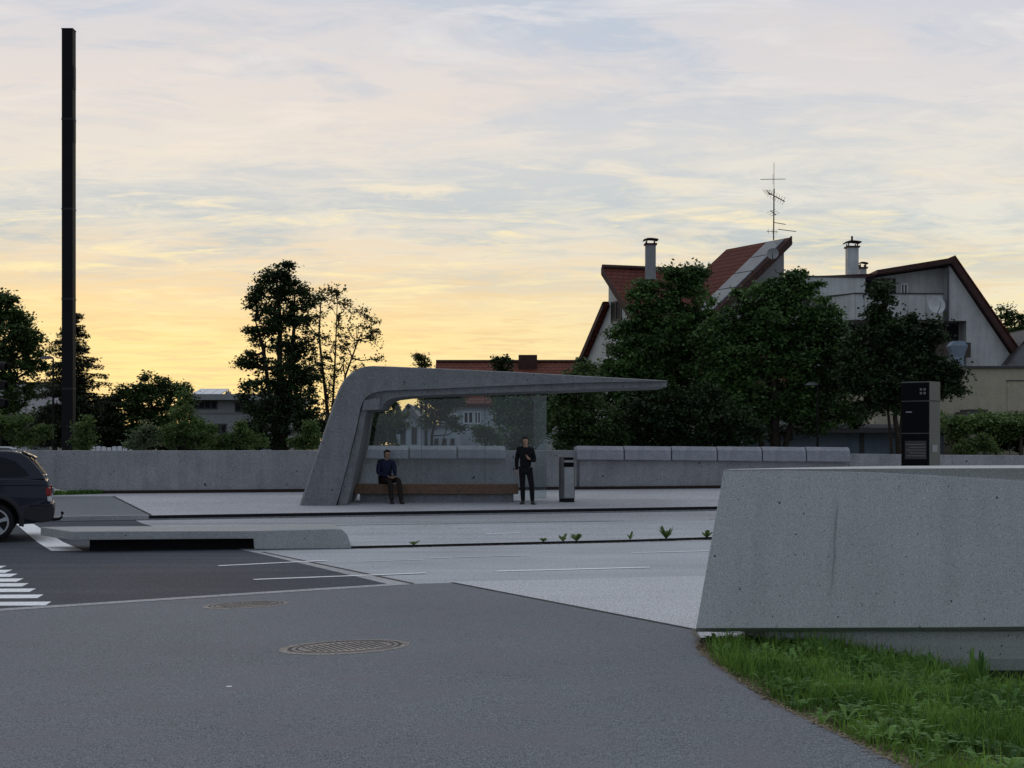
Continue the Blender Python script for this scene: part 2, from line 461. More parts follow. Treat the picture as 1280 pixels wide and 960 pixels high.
def sheet(name, pts, mat, off=0.0, parent=None, thick=0.0, plat=False, cuts=()):
    """a surface that follows the site's fall; pts are XY in metres"""
    bm = bmesh.new()
    vs = [bm.verts.new((p[0], p[1], 0)) for p in pts]
    f = bm.faces.new(vs)
    for yk in (YK, 43.0):
        bmesh.ops.bisect_plane(bm, geom=bm.verts[:] + bm.edges[:] + bm.faces[:], plane_co=(0, yk, 0), plane_no=(0, 1, 0))
    bmesh.ops.recalc_face_normals(bm, faces=bm.faces)
    if bm.faces and sum(f.normal.z for f in bm.faces) < 0:
        bmesh.ops.reverse_faces(bm, faces=bm.faces)
    for v in bm.verts:
        v.co.z = zr(v.co.y) + off
    if thick:
        r = bmesh.ops.extrude_face_region(bm, geom=bm.faces[:])
        for e in r['geom']:
            if isinstance(e, bmesh.types.BMVert):
                e.co.z += 0
        low = [v for v in bm.verts if v not in set(x for x in r['geom'] if isinstance(x, bmesh.types.BMVert))]
        for v in low: v.co.z -= thick
        bmesh.ops.recalc_face_normals(bm, faces=bm.faces)
    me = bpy.data.meshes.new(name)
    bm.to_mesh(me); bm.free()
    me.materials.append(M[mat])
    o = bpy.data.objects.new(name, me)
    C.objects.link(o)
    if parent is None: o['kind'] = 'structure'
    else: o.parent = parent
    return o
def px(pts, c=0.0):
    return [G(x, y, c).xy for x, y in pts]

# ------------------------------------------------------------------ camera, render, light
cam = bpy.data.cameras.new('camera'); co = bpy.data.objects.new('camera', cam); C.objects.link(co)
co.location = (0, 0, CAMH); co.rotation_euler = (R(90), 0, 0)
cam.sensor_fit = 'HORIZONTAL'; cam.sensor_width = 36.0
cam.lens = F / 1280.0 * 36.0
cam.shift_y = (HOR - 480.0) / 1280.0
cam.clip_end = 3000.0; cam.clip_start = 0.1
S.camera = co
S.view_settings.view_transform = 'Standard'
S.view_settings.look = 'None'
S.view_settings.exposure = 0.0
S.view_settings.gamma = 1.0
S.view_settings.use_curve_mapping = False
S.cycles.max_bounces = 6
S.cycles.transparent_max_bounces = 12
S.cycles.use_denoising = True

SUN_AZ, SUN_EL = R(-13), R(3.0)            # towards the left part of the horizon
def world():
    w = bpy.data.worlds.new('World'); S.world = w; w.use_nodes = True
    nt = w.node_tree
    for n in list(nt.nodes): nt.nodes.remove(n)
    out = nt.nodes.new('ShaderNodeOutputWorld')
    sky = nt.nodes.new('ShaderNodeTexSky'); sky.sky_type = 'NISHITA'; sky.sun_disc = False
    sky.sun_elevation = SUN_EL; sky.sun_rotation = SUN_AZ
    bg1 = nt.nodes.new('ShaderNodeBackground'); bg1.inputs[1].default_value = 0.12
    nt.links.new(sky.outputs[0], bg1.inputs[0])
    tc = nt.nodes.new('ShaderNodeTexCoord')
    sep = nt.nodes.new('ShaderNodeSeparateXYZ'); nt.links.new(tc.outputs['Generated'], sep.inputs[0])
    X, Y, Z = sep.outputs
    Zc = mathn(nt, 'MAXIMUM', Z, 0.0)
    # cloud-deck coordinates: the deck is a flat layer seen from below
    den = mathn(nt, 'ADD', Zc, 0.075)
    cv = nt.nodes.new('ShaderNodeCombineXYZ')
    nt.links.new(mathn(nt, 'DIVIDE', X, den), cv.inputs[0])
    nt.links.new(mathn(nt, 'DIVIDE', Y, den), cv.inputs[1])
    def deck(scale, rot, loc, sc, detail, rough, dist=0.0):
        mp = nt.nodes.new('ShaderNodeMapping')
        mp.inputs['Scale'].default_value = scale; mp.inputs['Rotation'].default_value = (0, 0, rot); mp.inputs['Location'].default_value = loc
        nt.links.new(cv.outputs[0], mp.inputs[0])
        n = nt.nodes.new('ShaderNodeTexNoise')
        n.inputs['Scale'].default_value = sc; n.inputs['Detail'].default_value = detail
        n.inputs['Roughness'].default_value = rough; n.inputs['Distortion'].default_value = dist
        nt.links.new(mp.outputs[0], n.inputs['Vector'])
        return n.outputs['Fac']
    n1 = deck((0.8, 1.15, 1), R(8), (4.6, 0.9, 0), 0.85, 9, 0.62, 0.6)       # big sheets
    n2 = deck((1.2, 2.0, 1), R(-5), (9.4, 4.2, 0), 2.0, 8, 0.62, 0.7)        # ripples
    n3 = deck((0.7, 1.0, 1), R(15), (5.0, 8.2, 0), 0.55, 4, 0.5, 0.3)
    n4 = deck((1.0, 1.5, 1), R(4), (1.4, 6.6, 0), 3.4, 7, 0.66, 0.9)         # fine streaks
    n5 = deck((0.9, 1.3, 1), R(-12), (7.7, 2.3, 0), 0.8, 6, 0.6, 0.5)
    zf = mr(nt, Zc, 0.0, 0.30)
    warm = ramp(nt, [(0.0, rgb(254, 220, 146)), (0.12, rgb(255, 230, 158)), (0.25, rgb(254, 227, 160)), (0.35, rgb(246, 222, 176)), (0.42, rgb(237, 223, 198)),
                     (0.50, rgb(224, 223, 213)), (0.62, rgb(233, 226, 215)), (0.78, rgb(230, 222, 217)), (1.0, rgb(212, 214, 223))])
    nt.links.new(zf, warm.inputs[0])
    cool = ramp(nt, [(0.0, rgb(249, 226, 162)), (0.2, rgb(250, 236, 190)), (0.36, rgb(243, 233, 206)), (0.5, rgb(232, 231, 221)),
                     (0.65, rgb(233, 228, 219)), (0.8, rgb(224, 220, 221)), (1.0, rgb(205, 210, 222))])
    nt.links.new(zf, cool.inputs[0])
    base = mixc(nt, mr(nt, X, -0.12, 0.30), warm.outputs[0], cool.outputs[0])
    def band(stops):
        r = ramp(nt, [(p, (v, 0, 0)) for p, v in stops]); nt.links.new(zf, r.inputs[0])
        q = nt.nodes.new('ShaderNodeSeparateColor'); nt.links.new(r.outputs[0], q.inputs[0]); return q.outputs[0]
    # blue-grey cloud bellies and gaps
    nb = mathn(nt, 'ADD', mathn(nt, 'MULTIPLY', n1, 0.62), mathn(nt, 'MULTIPLY', n4, 0.38))
    bfac = mathn(nt, 'MULTIPLY', mr(nt, nb, 0.455, 0.56, 0.0, 1.0), band([(0.0, 0.0), (0.24, 0.06), (0.36, 0.45), (0.45, 0.95), (0.55, 0.8), (0.68, 0.5), (0.85, 0.85), (1.0, 1.0)]))
    bluec = ramp(nt, [(0.0, rgb(215, 200, 172)), (0.32, rgb(206, 204, 192)), (0.48, rgb(190, 201, 205)), (0.68, rgb(197, 206, 216)), (1.0, rgb(190, 202, 219))])
    nt.links.new(zf, bluec.inputs[0])
    col = mixc(nt, bfac, base, bluec.outputs[0])
    # pinkish veil
    pf = mathn(nt, 'MULTIPLY', mr(nt, n5, 0.50, 0.64, 0.0, 0.7), band([(0.0, 0.0), (0.45, 0.1), (0.7, 0.9), (0.9, 0.5), (1.0, 0.25)]))
    col = mixc(nt, pf, col, rgb(238, 224, 212))
    # lit cloud edges
    nh = mathn(nt, 'ADD', mathn(nt, 'MULTIPLY', n2, 0.65), mathn(nt, 'MULTIPLY', n4, 0.35))
    hfac = mathn(nt, 'MULTIPLY', mr(nt, nh, 0.515, 0.63, 0.0, 0.95), band([(0.0, 0.5), (0.3, 0.9), (0.5, 1.0), (0.62, 0.6), (1.0, 0.7)]))
    hic = ramp(nt, [(0.0, rgb(255, 234, 168)), (0.40, rgb(255, 238, 184)), (0.55, rgb(252, 238, 208)), (0.75, rgb(243, 233, 224)), (1.0, rgb(236, 233, 234))])
    nt.links.new(zf, hic.inputs[0])
    col = mixc(nt, hfac, col, hic.outputs[0])
    # thin mauve bands low down
    nl = mathn(nt, 'ADD', mathn(nt, 'MULTIPLY', n2, 0.4), mathn(nt, 'MULTIPLY', n4, 0.6))
    lfac = mathn(nt, 'MULTIPLY', mr(nt, nl, 0.51, 0.41, 0.0, 0.75), mr(nt, Zc, 0.16, 0.07, 0.0, 1.0))
    col = mixc(nt, lfac, col, rgb(238, 208, 160))
    # the deck overhead and the darker sky opposite the sunset
    zen = mixc(nt, mr(nt, n3, 0.35, 0.65, 0.25, 0.75), rgb(214, 221, 233), rgb(241, 244, 247))
    col = mixc(nt, mr(nt, Zc, 0.33, 0.7), col, zen)
    back = mixc(nt, mr(nt, n1, 0.4, 0.65), rgb(176, 184, 194), rgb(154, 168, 189))
    col = mixc(nt, mr(nt, Y, 0.45, -0.45), col, back)
    col = mixc(nt, mr(nt, Z, 0.0, -0.02), col, (0.05, 0.05, 0.045, 1))
    bg2 = nt.nodes.new('ShaderNodeBackground'); bg2.inputs[1].default_value = 1.0
    nt.links.new(col, bg2.inputs[0])
    mx = nt.nodes.new('ShaderNodeMixShader'); mx.inputs[0].default_value = 0.965
    nt.links.new(bg1.outputs[0], mx.inputs[1]); nt.links.new(bg2.outputs[0], mx.inputs[2])
    nt.links.new(mx.outputs[0], out.inputs[0])
world()
sl = bpy.data.lights.new('sun', 'SUN'); so = bpy.data.objects.new('sun', sl); C.objects.link(so)
sl.energy = 0.5; sl.angle = R(14); sl.color = (1.0, 0.72, 0.42)
sd = Vector((math.sin(SUN_AZ) * math.cos(SUN_EL), math.cos(SUN_AZ) * math.cos(SUN_EL), math.sin(SUN_EL)))
so.rotation_euler = (-sd).to_track_quat('-Z', 'Y').to_euler()
so.location = (0, 0, 30)

# ================================================================== THE SETTING
# path edge (right) in ground metres
EDGE = [G(x, y).xy for x, y in ((565, 731), (870, 789))]
EDGE2 = [Vector(p) for p in ((1.92, 14.2), (1.80, 13.0), (2.02, 11.9), (2.30, 10.8), (2.42, 10.2), (2.46, 9.7), (2.44, 9.0), (2.36, 8.35), (2.1, 7.4), (1.6, 6.0), (0.9, 3.0), (0.2, -2.0), (-0.5, -14.0))]
EDGE2 = [G(876, 800).xy, G(872, 812).xy, G(893, 832).xy, G(925, 853).xy, G(962, 878).xy, G(1000, 897).xy, G(1040, 916).xy, G(1085, 938).xy, G(1128, 960).xy,
         Vector((2.20, 7.6)), Vector((1.95, 6.0)), Vector((1.4, 3.0)), Vector((0.9, -2.0)), Vector((0.4, -20.0))]
CL = [G(0, 764).xy, G(320, 743).xy, G(510, 731).xy, G(565, 729.5).xy]
cdir = (CL[0] - CL[1]).normalized()
CLF = [CL[0] + cdir * 40] + CL

def terrain():
    bm = bmesh.new()
    ys = [13.9, 20, YK, 35, 43, 60, 90, 140, 220, 400, 900]
    xs = [-700, -200, -90, -40, -15, 0, 15, 40, 90, 200, 700]
    g = [[bm.verts.new((x, y, zr(y) - 0.04)) for x in xs] for y in ys]
    for j in range(len(ys) - 1):
        for i in range(len(xs) - 1):
            bm.faces.new((g[j][i], g[j][i + 1], g[j + 1][i + 1], g[j + 1][i]))
    a = [bm.verts.new((x, 13.9, -1.6)) for x in xs]; b = [bm.verts.new((x, -80, -1.6)) for x in xs]
    for i in range(len(xs) - 1):
        bm.faces.new((g[0][i], a[i], a[i + 1], g[0][i + 1])); bm.faces.new((a[i], b[i], b[i + 1], a[i + 1]))
    bmesh.ops.recalc_face_normals(bm, faces=bm.faces)
    me = bpy.data.meshes.new('ground'); bm.to_mesh(me); bm.free()
    me.materials.append(M['earth'])
    o = bpy.data.objects.new('ground', me); C.objects.link(o); o['kind'] = 'structure'
terrain()

A_L, A_R = G(68, 652).xy, G(890, 638.5, 0.0).xy      # kerb line of the platform (road level)
adir = (A_R - A_L).normalized()
def Aat(t): return A_L + adir * t
A_out_l, A_out_r = A_L - adir * 60, A_R + adir * 60
B_L, B_R = G(60, 694.5).xy, G(885, 674).xy
bdir = (B_R - B_L).normalized()
B_out_r = B_R + bdir * 60
B_out_l = B_L - bdir * 60

# near carriageway, bus lane, asphalt stretch
sheet('road', [CLF[0] + Vector((0, -0.5)), CL[0], CL[1], CL[2], CL[3], EDGE[1], Vector((1.80, 13.97)), Vector((60, 13.97)), B_out_r, B_out_l], 'road_concrete', 0.0)
sheet('bus_lane', [B_out_l, B_out_r, A_out_r, A_out_l], 'road_concrete', 0.004)
SEAM = [(498, 732), (318, 691), (240, 671), (178, 654.5), (166, 650.5)]
asp = px(SEAM)
sheet('asphalt_road', [CLF[0], CL[0], CL[1], asp[0], asp[1], asp[2], asp[3], asp[4] + Vector((0, 0.12)), A_out_l], 'asphalt', 0.006)
# pale channel along the asphalt and its brown joint
sheet('paving_strip', px([(492, 732.6), (318, 691), (329, 690.6), (517, 730.2)]), 'kerbstone', 0.009)
sheet('strip_joint', px([(513, 730.6), (326, 690.8), (330, 690.4), (519, 730)]), 'brown_joint', 0.011)

# paler edge strip between the carriageway and the path, darker channel along the platform
e0, e1 = G(560, 727.5).xy, G(900, 719.5).xy
sheet('road_edge', [CL[3] + Vector((0.02, 0.02)), e0, e1, e1 + (e1 - e0).normalized() * 50, Vector((60, 13.97)), Vector((1.80, 13.97)), EDGE[1]], 'edge_concrete', 0.003)
kq0, kq1 = G(190, 656.5).xy, G(890, 650.4).xy
kqd = (kq1 - kq0).normalized()
sheet('road_channel', [kq0, kq1 + kqd * 50, A_out_r - Vector((8, 0)), G(172, 650.8).xy], 'gutter_concrete', 0.0065)

# platform
pl_pts = [A_out_l, A_out_r, Vector((A_out_r.x, 48)), Vector((A_out_l.x, 48))]
PLAT_OFF = PL
sheet('platform', pl_pts, 'platform', PL, thick=0.3)
seamA, seamB = G(140, 620.5, PL).xy, Aat((Vector(G(186, 649).xy) - A_L).length)
inw = Vector((-adir.y, adir.x))
sheet('platform_asphalt', [A_out_l + inw * 0.16, seamB + inw * 0.16, seamA, Vector((seamA.x - 50, seamA.y - 1))], 'path', PL + 0.005)
sheet('platform_joint', [seamB + inw * 0.1, seamB + inw * 0.1 + Vector((0.07, 0)), seamA + Vector((0.06, 0)), seamA], 'joint', PL + 0.010)
# kerb faces: dark steel along the concrete, pale stone along the asphalt
def kerb(name, a, b, w, z0, z1, mat, n=12):
    mb = MB()
    d = (b - a).normalized(); nrm = Vector((-d.y, d.x))
    for k in range(n):
        p, q = a + (b - a) * k / n, a + (b - a) * (k + 1) / n
        for s in (0,):
            pts = [Vector((*p, zr(p.y) + z0)), Vector((*q, zr(q.y) + z0)), Vector((*(q + nrm * w), zr(q.y) + z0)), Vector((*(p + nrm * w), zr(p.y) + z0))]
            top = [v + Vector((0, 0, z1 - z0)) for v in pts]
            mb.add(pts + top, [(4, 5, 6, 7), (0, 1, 5, 4), (3, 7, 6, 2)])
    o = mb.build(name, mat, fix=False); o['kind'] = 'structure'
    return o
kerb('platform_kerb', seamB - inw * 0.012, A_out_r - inw * 0.012, 0.05, 0.035, PL + 0.003, 'dark_edge')
kerb('stone_kerb', A_out_l - inw * 0.012, seamB - inw * 0.012, 0.17, 0.0, PL + 0.012, 'kerbstone')
sheet('gutter', [A_out_l - inw * 0.10, A_out_r - inw * 0.10, A_out_r - inw * 0.02, A_out_l - inw * 0.02], 'joint', 0.010)
t437 = (Vector(G(437, 685.3).xy) - B_L).length
bnw = Vector((-bdir.y, bdir.x))
kerb('lane_kerb', B_L + bdir * t437 - bnw * 0.02, B_out_r - bnw * 0.02, 0.06, 0.0, 0.04, 'dark_edge')  # near-black colour stands in for the dark gap along the lane
# bus-lane joint line
kj0, kj1 = G(400, 657.5).xy, G(890, 650).xy
kd = (kj1 - kj0).normalized()
sheet('lane_joint', [kj0, kj1 + kd * 40, kj1 + kd * 40 + Vector((0, 0.05)), kj0 + Vector((0, 0.05))], 'brown_joint', 0.008)

# foreground path
path_pts = CLF + [EDGE[1]] + EDGE2 + [Vector((-70, -20))]
def path_sheet():
    pts = [CLF[0]] + CL[:] + [EDGE[1]] + EDGE2 + [Vector((-70, -20)), Vector((-70, CLF[0].y))]
    return sheet('path', pts, 'path', 0.012)
path_sheet()
# pale kerb line between path and road
def strip_along(name, pts, w, mat, off):
    l = [Vector(p) for p in pts]
    left, right = [], []
    for i, p in enumerate(l):
        d = (l[min(i + 1, len(l) - 1)] - l[max(i - 1, 0)]).normalized()
        n = Vector((-d.y, d.x))
        left.append(p + n * w / 2); right.append(p - n * w / 2)
    return sheet(name, left + right[::-1], mat, off)
strip_along('flush_kerb', [CLF[0], CL[0], CL[1], CL[2]] , 0.22, 'kerbstone', 0.016)
strip_along('path_joint', [CL[3], EDGE[1], EDGE[1] + Vector((0.5, -0.16))], 0.05, 'joint', 0.018)
# painted markings
def dash(x0, y0, x1, y1, w=0.11, mat='paint', c=0.0):
    a, b = G(x0, y0).xy, G(x1, y1).xy
    o = strip_along('lane_marking', [a, b], w, mat, 0.012 + c)
    return o
dash(273, 708, 409, 701.3); dash(317, 725.3, 532, 717)
dash(620, 714.5, 812, 709.5, 0.14, 'paint', -0.005); dash(440, 702.5, 530, 700, 0.06, 'worn_paint', -0.005)
dash(537, 698, 662, 694.6, 0.09, 'worn_paint', -0.005); dash(790, 691.5, 886, 689, 0.10, 'worn_paint', -0.005)
dash(607, 668, 650, 666.6, 0.10, 'worn_paint', -0.002)
dash(780, 652.0, 886, 650.4, 0.07, 'worn_paint', -0.002)
for k, (x, y) in enumerate(((0, 710), (8, 715), (14.5, 720), (22, 726), (28.5, 732), (37.5, 738.8), (47, 746.5), (57, 755.5))):
    p = G(x, y).xy
    d = Vector((-0.995, -0.05)).normalized() * 3.2
    h = 0.125 * p.y / 17
    o = sheet('zebra_stripe', [p + Vector((0, h * 1.7)), p + Vector((0.06, -h * 1.5)), p + d + Vector((0.06, -h * 1.5)), p + d + Vector((0, h * 1.7))], 'paint', 0.010)
sheet('stop_line', px([(20, 655.5), (42, 655.5), (66, 670), (104, 689), (64, 689), (44, 676)]), 'paint', 0.010)

# ------------------------------------------------------------------ walls
def wall_line(px0, py0, px1, py1):
    return G(px0, py0, PL).xy, G(px1, py1, PL).xy
W0, W1 = wall_line(137, 617, 890, 610.5)
wd = (W1 - W0).normalized(); wn = Vector((-wd.y, wd.x))
def at_px(a, d, pxx):
    """point on the line a + t d seen at image column pxx"""
    k = (pxx - CX) / F
    t = (k * a.y - a.x) / (d.x - k * d.y)
    return a + d * t
def ztop(p, py): return CAMH + (HOR - py) * p.y / F
def long_wall(name, label, cols, thick, mat, cat='wall'):
    """cols: (column, top row, bottom row) along the wall line"""
    fr, bk = [], []
    mb = MB()
    rings = []
    for c_, ty, by in cols:
        p = at_px(W0, wd, c_)
        zt = ztop(p, ty); zb = (ztop(p, by) if by else zp(p.y) - 0.15)
        q = p + wn * thick
        rings.append([Vector((*p, zb)), Vector((*q, zb)), Vector((*q, zt)), Vector((*p, zt))])
    mb.loft(rings)
    base = rings[0][0]
    o = mb.build(name, mat, origin=base, bevel=0.012)
    tag(o, label, cat)
    return o
long_wall('boundary_wall', 'long low exposed concrete boundary wall at the back of the bus stop platform', [(-220, 563, 602), (62, 563, 609.5), (136, 563.2, None), (380, 563, None), (725, 563, None)], 0.35, 'wall_concrete')
long_wall('bench_wall', 'concrete wall carrying the row of six capping blocks right of the litter bin', [(720, 575, None), (890, 576, None), (1061, 577, None)], 0.5, 'wall_concrete')
long_wall('parapet_wall', 'pale lower concrete wall running behind the dark information pillar', [(1061.5, 567, None), (1180, 568.5, None), (1500, 571, None)], 0.3, 'wall_concrete')
# rusty foot strip of the walls
def foot(c0, c1):
    p, q = at_px(W0, wd, c0), at_px(W0, wd, c1)
    mb = MB()
    n = 8
    rings = []
    for k in range(n + 1):
        a = p + (q - p) * k / n - wn * 0.03
        b = a + wn * 0.027
        rings.append([Vector((*a, zp(a.y) - 0.02)), Vector((*b, zp(b.y) - 0.02)), Vector((*b, zp(b.y) + 0.085)), Vector((*a, zp(a.y) + 0.085))])
    mb.loft(rings)
    return mb, p
for c0, c1, l in ((120, 722, 'rust brown steel strip along the foot of the long boundary wall'), (722.5, 1060, 'rust brown steel strip along the foot of the block-topped wall')):
    mb, p = foot(c0, c1)
    tag(mb.build('steel_edging', 'rust_steel', origin=(*p, zp(p.y))), l, 'edging', 'steel edging at the wall feet')

# capping blocks
def cap_block(c0, c1, label, group, y0=557.5, y1=575.5, last=False):
    p, q = at_px(W0, wd, c0 + 0.75), at_px(W0, wd, c1 - 0.75)
    zb0, zt0 = ztop(p, y1) + 0.01, ztop(p, y0)
    zb1, zt1 = ztop(q, y1 + (0.6 if y0 == y0 else 0)) + 0.01, ztop(q, y0 + 0.6)
    def ring(a, zb, zt, dx=0.0):
        a = a - wn * 0.17
        prof = [(0.012, 0.0), (0.0, 0.02), (0.02, zt - zb - 0.11), (0.11, zt - zb - 0.01), (0.15, zt - zb), (0.52, zt - zb - 0.02), (0.58, zt - zb - 0.09), (0.58, 0.0)]
        return [Vector((*(a + wn * d), zb + h)) for d, h in prof]
    mb = MB()
    r0, r1 = ring(p, zb0, zt0), ring(q, zb1, zt1)
    def inset(r, d, amt):
        c = sum(r, Vector()) / len(r)
        return [v + (c - v) * amt + Vector((*wd, 0)) * d for v in r]
    mb.loft([inset(r0, 0.0, 0.07), inset(r0, 0.025, 0.0), inset(r1, -0.025, 0.0), inset(r1, 0.0, 0.07)])
    o = mb.build('capping_block', 'cap_concrete', origin=(*p, zb0), smooth=False)
    tag(o, label, 'concrete block', group)
names = ['first', 'second', 'third', 'fourth', 'fifth', 'sixth']
edges = [720, 779, 838, 895, 951, 1006, 1061]
for k in range(6):
    lab = {0: 'grey capping block directly right of the litter bin, first of the open row of six',
           1: 'grey capping block second from the litter bin in the open row of six',
           2: 'grey capping block third from the litter bin, under the shelter roof tip',
           3: 'grey capping block fourth from the litter bin, above the near wall corner',
           4: 'grey capping block next to last in the row of six',
           5: 'grey capping block at the far right end of the row, beside the lower wall'}[k]
    cap_block(edges[k], edges[k + 1], lab, 'capping blocks on the platform wall', 557.3 + k * 0.25, 575.0 + k * 0.45)
for c0, c1, lab in ((449, 511, 'grey capping block seen through shelter glass behind the seated person'),
                    (511, 571, 'grey capping block seen through the middle of the shelter glass'),
                    (571, 632, 'grey capping block seen through shelter glass just left of the standing person')):
    cap_block(c0, c1, lab, 'capping blocks on the platform wall', 557.0, 573.5)

# strip of grass at the foot of the wall far left (behind the car)
def blades(pts_fn, n, h0, h1, w, mat, name, extra=None, lean=0.5):
    V, Fc = [], []
    for _ in range(n):
        x, y, z = pts_fn()
        h = h0 + (h1 - h0) * random.random() ** 1.5
        a = random.random() * 6.283
        ww = w * (0.6 + 0.8 * random.random())
        l = lean * h * random.random(); b = random.random() * 6.283
        dx, dy = math.cos(a) * ww, math.sin(a) * ww
        lx, ly = math.cos(b) * l, math.sin(b) * l
        i = len(V)
        V += [(x - dx, y - dy, z), (x + dx, y + dy, z), (x + dx * .7 + lx * .4, y + dy * .7 + ly * .4, z + h * .6), (x - dx * .7 + lx * .4, y - dy * .7 + ly * .4, z + h * .6), (x + lx, y + ly, z + h)]
        Fc += [(i, i + 1, i + 2, i + 3), (i + 3, i + 2, i + 4)]
    me = bpy.data.meshes.new(name); me.from_pydata(V, [], Fc); me.materials.append(M[mat]); me.update()
    o = bpy.data.objects.new(name, me); C.objects.link(o); o['kind'] = 'stuff'
    return o
ga, gb = at_px(W0, wd, -40), at_px(W0, wd, 128)
def verge_pt():
    t = random.random()
    p = ga + (gb - ga) * t - wn * (random.random() * 1.3 * (1 - t * 0.93))
    return p.x, p.y, zp(p.y) - 0.02
g1 = blades(verge_pt, 5000, 0.05, 0.16, 0.012, 'grass', 'verge_grass')
g1['label'] = 'green grass verge at the wall foot behind the dark car'

# ------------------------------------------------------------------ near wall (right)
def near_wall():
    base = P(955, 830, 14.2)
    root = thing('parapet', 'large sloping concrete parapet with undercut base in the right foreground', 'concrete wall', (base.x, base.y, -0.5))
    mb = MB()
    # cross sections at stations along X (image column at the front edge), each: front bottom, chamfer, back bottom, back top, top front, crease
    st = []
    Yf, Yt = 13.60, 13.74
    def X(pxx, Y): return (pxx - CX) * Y / F
    def z(py, Y): return CAMH + (HOR - py) * Y / F
    for i, (cb, ct, yb, ytop, ycrease, lean) in enumerate(((870, 905, 785.2, 587.0, 588.0, 0.0), (960, 985, 785.0, 586.2, 587.6, 0.0), (1080, 1095, 784.6, 585.6, 590.5, 0.01),
                                               (1180, 1187, 784.2, 585.2, 595.5, 0.03), (1282, 1284, 783.4, 584.8, 601.5, 0.06), (1700, 1700, 782, 584, 622, 0.14), (2300, 2300, 780, 584, 650, 0.25))):
        xb, xt = X(cb, Yf), X(ct, Yt)
        yb_ = (13.98, 14.5, 15.2, 15.35, 15.35, 15.35, 15.35)[i]
        zb, zt, zc = z(yb, Yf), z(ytop, Yt), z(ycrease, Yt - lean * 0.2)
        st.append([Vector((xb, Yf, zb)), Vector((xb + 0.01, Yf + 0.12, zb - 0.05)), Vector((xb * (yb_ / Yf) + 0.05, yb_, zb - 0.05)), Vector((xt * (yb_ / Yt) + 0.05, yb_ - 0.03, zt)),
                   Vector((xt, Yt - lean * 0.5 - 0.012, zt)), Vector((xt - 0.002, Yt + 0.0 + lean * 0.2, zc)), Vector((xt - 0.004, Yt - 0.004 - lean * 0.15, zc - 0.006))])
    mb.loft(st)
    mb.build('shell', 'near_concrete', root, bevel=0.008, bevseg=2)
    # undercut base with a hollowed front
    mb = MB()
    rings = []
    for xx in (X(956, 13.80), X(1100, 13.80), X(1280, 13.80), X(2300, 13.80)):
        prof = [(13.80, 0.093), (13.81, -0.05), (13.84, -0.18), (13.91, -0.32), (14.02, -0.45), (14.18, -0.56), (14.45, -0.66), (14.45, -1.3), (15.3, -1.3), (15.3, 0.098)]
        rings.append([Vector((xx + (0.0 if k else 0.0), a, b)) for k, (a, b) in enumerate(prof)])
    mb.loft(rings)
    mb.build('base', 'near_concrete', root, bevel=0.01)
    # return of the base under the pointed end, deep in shade
    mb = MB()
    q = [(X(958, 13.83), 13.83), (X(931, 13.96), 13.955), (X(931, 13.96) + 0.05, 15.2), (X(958, 13.83), 15.2)]
    mb.loft([[Vector((a, b, zz)) for a, b in q] for zz in (-0.5, 0.088)])
    mb.build('base_return', 'near_concrete', root)
near_wall()

# grass bank on the right
EP = EDGE2[:]
def edge_x(y):
    for a, b in zip(EP[:-1], EP[1:]):
        lo, hi = min(a.y, b.y), max(a.y, b.y)
        if lo <= y <= hi and hi > lo:
            return a.x + (b.x - a.x) * (y - a.y) / (b.y - a.y)
    return EP[0].x if y > EP[0].y else EP[-1].x
def bank_z(x, y):
    d = max(0.0, (x - edge_x(y)) * 0.85)
    k = max(0.0, min(1.0, (y - 10.5) / 3.0))
    e = max(0.0, min(1.0, (y - 12.2) / 1.2)) * max(0.0, d - 1.75) * 0.28
    return -0.03 - e - min(d, 0.9) * 0.06 - max(0.0, d - 0.9) * (0.06 + 0.10 * k) if d < 9 else -1.5
def bank():
    bm = bmesh.new()
    ys = list(np.linspace(-20, 6, 10)) + list(np.linspace(6.5, 14.05, 34)) + [14.3, 14.45]
    rows = []
    for y in ys:
        e = edge_x(y)
        rows.append([bm.verts.new((e + d, y, bank_z(e + d, y) + random.uniform(-0.012, 0.012) * (d > 0))) for d in (0, .1, .25, .45, .7, 1.0, 1.4, 1.9, 2.5, 3.3, 4.5, 6, 9, 30)])
    for r0, r1 in zip(rows[:-1], rows[1:]):
        for i in range(len(r0) - 1):
            bm.faces.new((r0[i], r0[i + 1], r1[i + 1], r1[i]))
    me = bpy.data.meshes.new('verge_soil'); bm.to_mesh(me); bm.free()
    me.materials.append(M['soil'])
    o = bpy.data.objects.new('verge_soil', me); C.objects.link(o); o['kind'] = 'structure'
bank()
def bank_pt():
    while True:
        y = 13.93 - (13.93 - 7.4) * random.random() ** 1.25
        d = 0.06 + random.random() * 4.6
        if random.random() < (1.0 if d > 0.30 else 0.15 + 2.4 * (d - 0.06)):
            break
    x = edge_x(y) + d
    if x > 640 * y / F + 0.35 and random.random() < 0.9:
        return bank_pt()
    return x, y, bank_z(x, y) - 0.01
def clump_noise(x, y):
    return max(0.0, min(1.0, 0.5 + 0.22 * math.sin(x * 3.1 + y * 1.7) + 0.2 * math.sin(x * 1.3 - y * 4.3 + 1.0) + 0.25 * math.sin(x * 11.0 + 2.0 * math.sin(y * 5.0)) * math.sin(y * 7.0 + 1.7 * math.sin(x * 4.0))))
